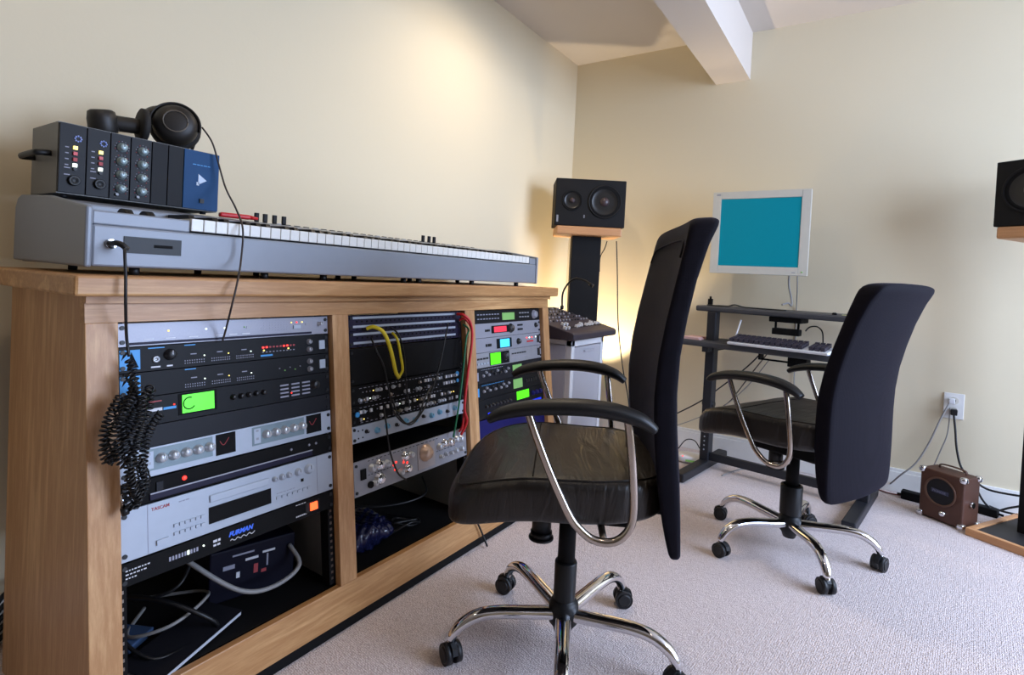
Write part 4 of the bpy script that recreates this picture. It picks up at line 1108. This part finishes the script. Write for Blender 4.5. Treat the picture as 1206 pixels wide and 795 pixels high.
# computer keyboard
ck = thing('computer_keyboard', 'white-framed computer keyboard with dark keys on the lower desk shelf', 'keyboard', DK(.0, -.06, .6555), (0, 0, DR - .02))
g = G(); g.prism([(-.068, .0), (-.072, .012), (.070, .026), (.072, .0)], 'x', -.215, .215, WHITEPL); obj('frame', g, ck, bevel=.003)
DARKK = mat('dark_grey_keys', (54, 50, 62), .5)
kt = math.atan2(.014, .142)
kp = one('box', -.0080, .0080, -.0080, .0080, 0, .016, DARKK); kp_o = obj('key', kp, ck, bevel=.001)
firstk = True
for j in range(5):
    for i in range(18):
        if i == 14: continue
        o = kp_o if firstk else kp_o.copy()
        if not firstk: COL.objects.link(o); o.parent = ck
        firstk = False
        y = -.050 + j * .0245; x = -.200 + i * .0232 + (0 if i < 14 else -.002)
        o.location = (x, y, .0135 + (y + .072) * math.tan(kt)); o.rotation_euler = (kt, 0, 0); o.scale = (1.12, 1.1, 1 + .2 * (j == 4))
# pen-like white stick, papers, cone object, small things
pn = thing('stylus_stand', 'white stylus leaning up behind the computer keyboard', 'stylus', DK(-.225, -.005, .6555), (0, 0, DR))
g = G(); g.tube([(0, 0, .012), (.008, .01, .05), (.022, .02, .115)], .0045, WHITEPL, sub=2); obj('barrel', g, pn); g = G(); g.lathe([(0, 0), (.016, 0), (.016, .008), (.007, .014), (.006, .03), (0, .03)], BLACK); obj('holder', g, pn)
pp = thing('paper_stack', 'pinkish papers at the left end of the lower desk shelf', 'papers', DK(-.418, -.03, .6555), (0, 0, DR + .05))
g = G()
for k in range(4): g.box(-.05 + .003 * k, .05 - .003 * k, -.06, .075, k * .003, k * .003 + .0022, PINK)
obj('sheets', g, pp)
cn = thing('desk_clip', 'small beige wedge on the right end of the lower desk shelf', 'clip', DK(.235, -.06, .6555), (0, 0, DR))
g = G(); g.prism([(-.02, 0), (.02, 0), (.006, .05)], 'y', -.012, .012, BEIGE); g.box(-.02, .02, -.03, .012, 0, .004, BEIGE); obj('body', g, cn, bevel=.002)
ms = tag(obj('cable_clip', one('lathe', [(0, 0), (.010, 0), (.010, .006), (.006, .010), (0, .010)], BLACKM), loc=DK(.20, .02, .8285)), 'tiny black cap on the top desk shelf', 'cap')
st = thing('ruler', 'pale yellow-green strip lying on the right of the top desk shelf', 'ruler', DK(.31, .03, .8285), (0, 0, DR))
g = G(); g.box(-.08, .08, -.015, .015, 0, .003, mat('pale_lime', (196, 200, 150), .6)); obj('blade', g, st)
g = G()
for k in range(16): g.box(-.076 + k * .01, -.0755 + k * .01, -.015, -.009, .003, .0033, DIM)
obj('graduations', g, st)

# monitor on a wall arm
MY = 2.99
mo = thing('computer_monitor', 'flat beige monitor with a plain teal screen above the desk', 'monitor', (-.497, MY, 1.0))
g = G(); g.box(-.228, .228, .0, .022, 0, .421, BEIGE); g.box(-.19, .19, .022, .050, .03, .39, BEIGE); obj('housing', g, mo, bevel=.005)
g = G()
for (a, b, c, d) in ((-.228, -.187, 0, .421), (.187, .228, 0, .421), (-.187, .187, 0, .040), (-.187, .187, .384, .421)): g.box(a, b, -.010, .0, c, d, BEIGE)
obj('bezel', g, mo, bevel=.002)
g = G(); g.box(-.186, .186, -.006, -.0005, .041, .383, SCREEN); obj('screen', g, mo, label='plain teal screen')
g = G(); g.box(-.21, -.19, -.0108, -.0098, .402, .410, GREYP); g.sphere((.205, -.010, .018), .004, L_GRN2, seg=8); g.box(.16, .175, -.0108, -.0098, .012, .016, GREYP); obj('badge', g, mo)
g = G(); g.box(-.05, .05, .05, .058, .16, .26, BEIGE); g.cyl((0, .056, .21), (0, YB - MY - .008, .21), .018, BLACK); g.box(-.045, .045, YB - MY - .010, YB - MY - .001, .13, .29, BLACK); obj('wall_arm', g, mo, bevel=.002)
cable('monitor_cable', 'thick grey monitor cable hanging to the top desk shelf', [at(930, 318, 'y', 3.06), at(929, 335, 'y', 3.06), at(932, 352, 'y', 3.05), at(932, 360, 'y', 3.04), at(928, 357, 'y', 3.03), at(921, 359, 'y', 3.0)], .0045, GREYC)
cable('monitor_cable', 'thin grey monitor cable right of the thick one', [at(939, 316, 'y', 3.06), at(939, 340, 'y', 3.06), at(938, 362, 'y', 3.19), at(936, 420, 'y', 3.19), at(935, 455, 'y', 3.19)], .0028, GREYC)
cable('keyboard_cable', 'dark cable rising behind the computer keyboard to the top shelf', [DK(.16, .03, .657), DK(.155, .05, .70), DK(.145, .07, .745), DK(.12, .08, .765), DK(.09, .08, .76), DK(.075, .07, .74)], .003, BLKC)
cable('shelf_cable', 'black cable lying along the back of the top desk shelf', [DK(-.38, .02, .832), DK(-.28, .015, .832), DK(-.24, .02, .842), DK(-.18, .015, .833), DK(.0, .02, .832)], .003, BLKC)

# outlet, amp, adapters, floor cables
ol = thing('wall_outlet', 'white wall outlet with two plugs on the back wall', 'outlet', (at(1123, 478, 'y', YB).x, YB, at(1123, 478, 'y', YB).z))
g = G(); g.box(-.037, .037, -.006, -.0005, -.058, .058, TRIMW); obj('cover_plate', g, ol, bevel=.002)
for z in (-.022, .024):
    g = G(); g.cyl((0, -.006, z), (0, -.008, z), .017, BEIGE); g.box(-.007, -.005, -.0084, -.0078, z - .004, z + .006, BLACKM); g.box(.005, .007, -.0084, -.0078, z - .004, z + .006, BLACKM); obj('socket', g, ol)
ox, oz = ol.location.x, ol.location.z
c1 = thing('amp_power_cord', 'thick black cord running from the wall outlet down to the brown amp', 'cord', (ox, YB - .01, oz - .022))
g = G(); g.box(-.012, .012, -.028, .0, -.016, .010, BLKC); obj('plug', g, c1, bevel=.003)
w0 = Vector(c1.location)
pts = [Vector((0, -.02, -.012)), at(1125, 505, 'y', 3.15) - w0, at(1127, 530, 'y', 3.12) - w0, at(1133, 552, 'y', 3.10) - w0, at(1148, 566, 'y', 3.09) - w0, at(1165, 577, 'y', 3.09) - w0, at(1200, 584, 'y', 3.08) - w0, at(1215, 585, 'y', 3.08) - w0]
g = G(); g.tube(pts, .0045, BLKC, sub=8); obj('cord', g, c1)
c2 = thing('white_power_cord', 'pale cord running from the wall outlet left along the floor', 'cord', (ox - .01, YB - .01, oz + .024))
g = G(); g.box(-.011, .011, -.026, .0, -.012, .012, WHITEPL); obj('plug', g, c2, bevel=.003); w0 = Vector(c2.location)
g = G(); g.tube([Vector((-.008, -.02, -.008)), at(1106, 497, 'y', 3.14) - w0, at(1094, 522, 'y', 3.13) - w0, at(1078, 546, 'y', 3.12) - w0, at(1060, 560, 'y', 3.12) - w0, at(1042, 574, 'z', .004) - w0, at(1022, 577, 'z', .004) - w0, at(1006, 572, 'z', .004) - w0], .0035, GREYC, sub=8); obj('cord', g, c2)
cable('thin_cord', 'thin grey cord dropping from the outlet behind the amp', [at(1119, 480, 'y', 3.17), at(1116, 510, 'y', 3.17), at(1108, 530, 'y', 3.17), at(1100, 548, 'y', 3.17)], .0025, GREYC)
cable('thin_cord', 'reddish cord lying on the carpet by the black adapter', [at(1028, 574, 'z', .004), at(1044, 580, 'z', .004), at(1058, 583, 'z', .006), at(1068, 585, 'z', .012)], .003, mat('red_brown_cord', (120, 60, 50), .5))
ad = thing('power_adapter', 'black adapter block lying on the carpet left of the brown amp', 'adapter', at(1077, 590, 'z', 0), (0, 0, -.2))
g = G(); g.box(-.05, .05, -.022, .022, 0, .038, BLACKM); obj('block', g, ad, bevel=.004); g = G(); g.cyl((-.05, 0, .016), (-.066, 0, .014), .005, BLACKM); obj('strain_relief', g, ad)
ad = thing('power_adapter', 'black adapter block on the carpet between the amp and right stand', 'adapter', (.455, 3.135, 0), (0, 0, -.3))
g = G(); g.box(-.045, .045, -.022, .022, 0, .034, BLACKM); obj('block', g, ad, bevel=.004); g = G(); g.cyl((.045, 0, .016), (.062, 0, .014), .005, BLACKM); obj('strain_relief', g, ad)
for k, pts in enumerate(([at(1146, 567, 'y', 3.10), at(1158, 590, 'y', 3.12), at(1172, 601, 'y', 3.14), at(1190, 598, 'y', 3.14), at(1215, 594, 'y', 3.14)], [at(1165, 596, 'y', 3.14), at(1180, 602, 'y', 3.14), at(1196, 606, 'y', 3.13), at(1215, 612, 'y', 3.12)])):
    cable('floor_cord', ['black cord sagging from the amp to the right stand', 'black cord lying low behind the right stand pole'][k], pts, .0045, BLKC)
AR = math.radians(-35)
am = thing('practice_amp', 'small brown leatherette amp with round black grille on the floor', 'amplifier', (.278, 2.885, 0), (0, 0, AR))
aw, ah, ad_ = .165, .207, .105
g = G(); g.box(-aw / 2, aw / 2, 0, ad_, .004, ah, BROWN); obj('case', g, am, bevel=.006)
g = G(); g.lathe([(.060, 0), (.060, .004), (.055, .005), (.052, .001)], mat('tan_piping', (92, 62, 46), .5), (-.003, 0, .125), (0, -1, 0), seg=36); obj('grille_ring', g, am)
g = G(); g.lathe([(.054, .001), (.03, .002), (0, .002)], mat('grille_cloth', (16, 15, 22), .8, bump=.6, bscale=500), (-.003, 0, .125), (0, -1, 0), seg=36); gr = obj('speaker_grille', g, am)
g = G(); g.box(-.036, .030, -.0040, -.0022, .117, .133, mat('nameplate', (52, 54, 78), .4)); np_ = obj('nameplate', g, am, bevel=.001)
text('maker_name', 'PIGNOSE', .0125, mat('nameplate_letters', (120, 122, 150), .4), np_, (-.0305, -.0042, .1205), (PI / 2, 0, 0), depth=.0002)
g = G(); g.lathe([(.013, 0), (.012, .006), (.008, .014), (0, .016)], CHROME, (.012, 0, .040), (0, -1, 0)); obj('snout_knob', g, am)
for (x, z) in ((-1, 0), (1, 0), (-1, 1), (1, 1)):
    X = x * (aw / 2 - .005); Z = .012 if z == 0 else ah - .008
    g = G(); g.rbox((X, .005, Z), (.0135, .0135, .0135), 3, CHROME, n=4); obj('corner_cap', g, am)
g = G(); g.cyl((aw / 2, .05, .10), (aw / 2 + .010, .05, .10), .012, CHROME); obj('side_latch', g, am)
for x in (1,):
    for z in (0, 1):
        g = G(); g.rbox((aw / 2 - .005, ad_ - .006, .012 if z == 0 else ah - .008), (.0135, .0135, .0135), 3, CHROME, n=4); obj('corner_cap', g, am)
g = G(); g.tube([(-.05, .07, ah), (-.045, .07, ah + .014), (0, .07, ah + .018), (.045, .07, ah + .014), (.05, .07, ah)], .004, BROWN, sub=5, flat=(.8, 1.6)); obj('handle', g, am)

# router and cables left of the desk
rt = thing('white_router', 'rounded pale device with cables on the floor left of the desk', 'router', at(815, 544, 'z', 0), (0, 0, .2))
g = G(); g.rbox((0, 0, .022), (.075, .055, .022), 3.5, WHITEPL, n=8); obj('shell', g, rt); g = G(); g.box(-.03, .03, -.056, -.052, .014, .024, L_GRN2); obj('label_strip', g, rt)
g = G(); g.sphere((-.045, -.045, .036), .004, L_RED, seg=8); obj('indicator_light', g, rt)
cable('network_cable', 'dark cable arching over the pale device on the floor', [at(799, 528, 'y', 3.12), at(808, 518, 'y', 3.1), at(818, 519, 'y', 3.08), at(824, 528, 'y', 3.06)], .003, BLKC)
cable('wall_cable', 'black cable sloping up from chair to the desk left post', [at(770, 500, 'y', 3.15), at(797, 487, 'y', 3.05), at(826, 472, 'y', 2.93), at(850, 455, 'y', 3.0), at(880, 432, 'y', 3.0), at(900, 412, 'y', 3.02)], .0035, BLKC)
cable('wall_cable', 'thin grey cable sloping behind the desk left post', [at(770, 508, 'y', 3.17), at(800, 500, 'y', 3.15), at(822, 492, 'y', 3.15), at(850, 480, 'y', 3.1), at(880, 455, 'y', 3.1), at(905, 425, 'y', 3.05)], .0022, GREYC)
cable('wall_cable', 'brown cable curving down under the lower desk shelf', [at(905, 415, 'y', 3.0), at(885, 440, 'y', 3.05), at(862, 470, 'y', 3.1), at(852, 478, 'y', 3.12)], .003, mat('brown_cord', (70, 60, 60), .5))
cable('floor_cord', 'cord running along the floor behind the desk bar', [at(850, 560, 'z', .004), at(870, 553, 'z', .004), at(890, 552, 'z', .004), at(915, 549, 'z', .004)], .003, GREYC)
# cables behind the cabinet at far left
for k in range(5):
    yy = .40 - .012 * k
    cable('bundle_cable', 'black cable in the bundle between the cabinet and left wall', [at(-40, 752 + 10 * k, 'x', -1.635), at(-8, 716 + 11 * k, 'x', -1.63), at(10, 696 + 12 * k, 'x', -1.628 + .006 * (k % 2)), at(40, 676 + 13 * k, 'x', -1.625)], .006, BLKC, group='black cables behind the cabinet')

# ------------------------------------------------------------------ lights
def area(name, loc, rot, sx, sy, power, col):
    l = bpy.data.lights.new(name, 'AREA'); l.shape = 'RECTANGLE'; l.size = sx; l.size_y = sy; l.energy = power; l.color = col
    o = bpy.data.objects.new(name, l); link(o, None, loc, rot); return o
def spot(name, loc, target, power, col, size, blend, rad=.04):
    l = bpy.data.lights.new(name, 'SPOT'); l.energy = power; l.color = col; l.spot_size = math.radians(size); l.spot_blend = blend; l.shadow_soft_size = rad
    o = bpy.data.objects.new(name, l); link(o, None, loc); d = Vector(target) - Vector(loc)
    o.rotation_euler = d.to_track_quat('-Z', 'Y').to_euler(); return o
dl = area('daylight_window', (XR + .35, (WY0 + WY1) / 2, (WZ0 + WZ1) / 2 + .25), (0, PI / 2 - math.radians(27), 0), WZ1 - WZ0 + .3, WY1 - WY0 + .5, 235, (.57, .71, 1.0))
dl.data.spread = math.radians(178)
WARM = (1.0, .83, .63)
spot('downlight', (-1.12, 1.95, 2.31), (-1.45, 2.0, 0), 44, WARM, 150, .9, .06)
spot('downlight', (-1.10, .2, 2.31), (-1.15, .2, 0), 12, WARM, 150, .9, .06)
spot('downlight', (.25, .7, 2.31), (-.3, 1.0, 0), 14, (1.0, .80, .62), 140, .9, .10)  # added fill, warms the carpet and the cabinet front
spot('uplight', (-1.40, 2.96, .25), (-1.37, 3.12, 1.3), 58, (1.0, .80, .52), 88, .3, .03)
w = bpy.data.worlds.new('sky'); SC.world = w; w.use_nodes = True
w.node_tree.nodes['Background'].inputs[0].default_value = (.55, .72, 1, 1); w.node_tree.nodes['Background'].inputs[1].default_value = .6

# ------------------------------------------------------------------ camera
cd = bpy.data.cameras.new('camera'); co = bpy.data.objects.new('camera', cd); COL.objects.link(co)
R3 = Matrix(((AX[0], AX[1], AX[2]), (AY[0], AY[1], AY[2]), (AZ[0], AZ[1], AZ[2])))
co.matrix_world = Matrix.Translation(EYE) @ R3.to_4x4()
cd.sensor_fit = 'HORIZONTAL'; cd.sensor_width = 36; cd.lens = 36 * F_PX / 1206
cd.shift_x = (1206 / 2 - PPX) / 1206; cd.shift_y = -((795 / 2) - PPY) / 1206
cd.clip_start = .05
SC.camera = co
vs = SC.view_settings; vs.view_transform = 'Standard'; vs.look = 'None'; vs.gamma = 1; vs.use_curve_mapping = False; vs.exposure = .0
SC.cycles.use_denoising = True
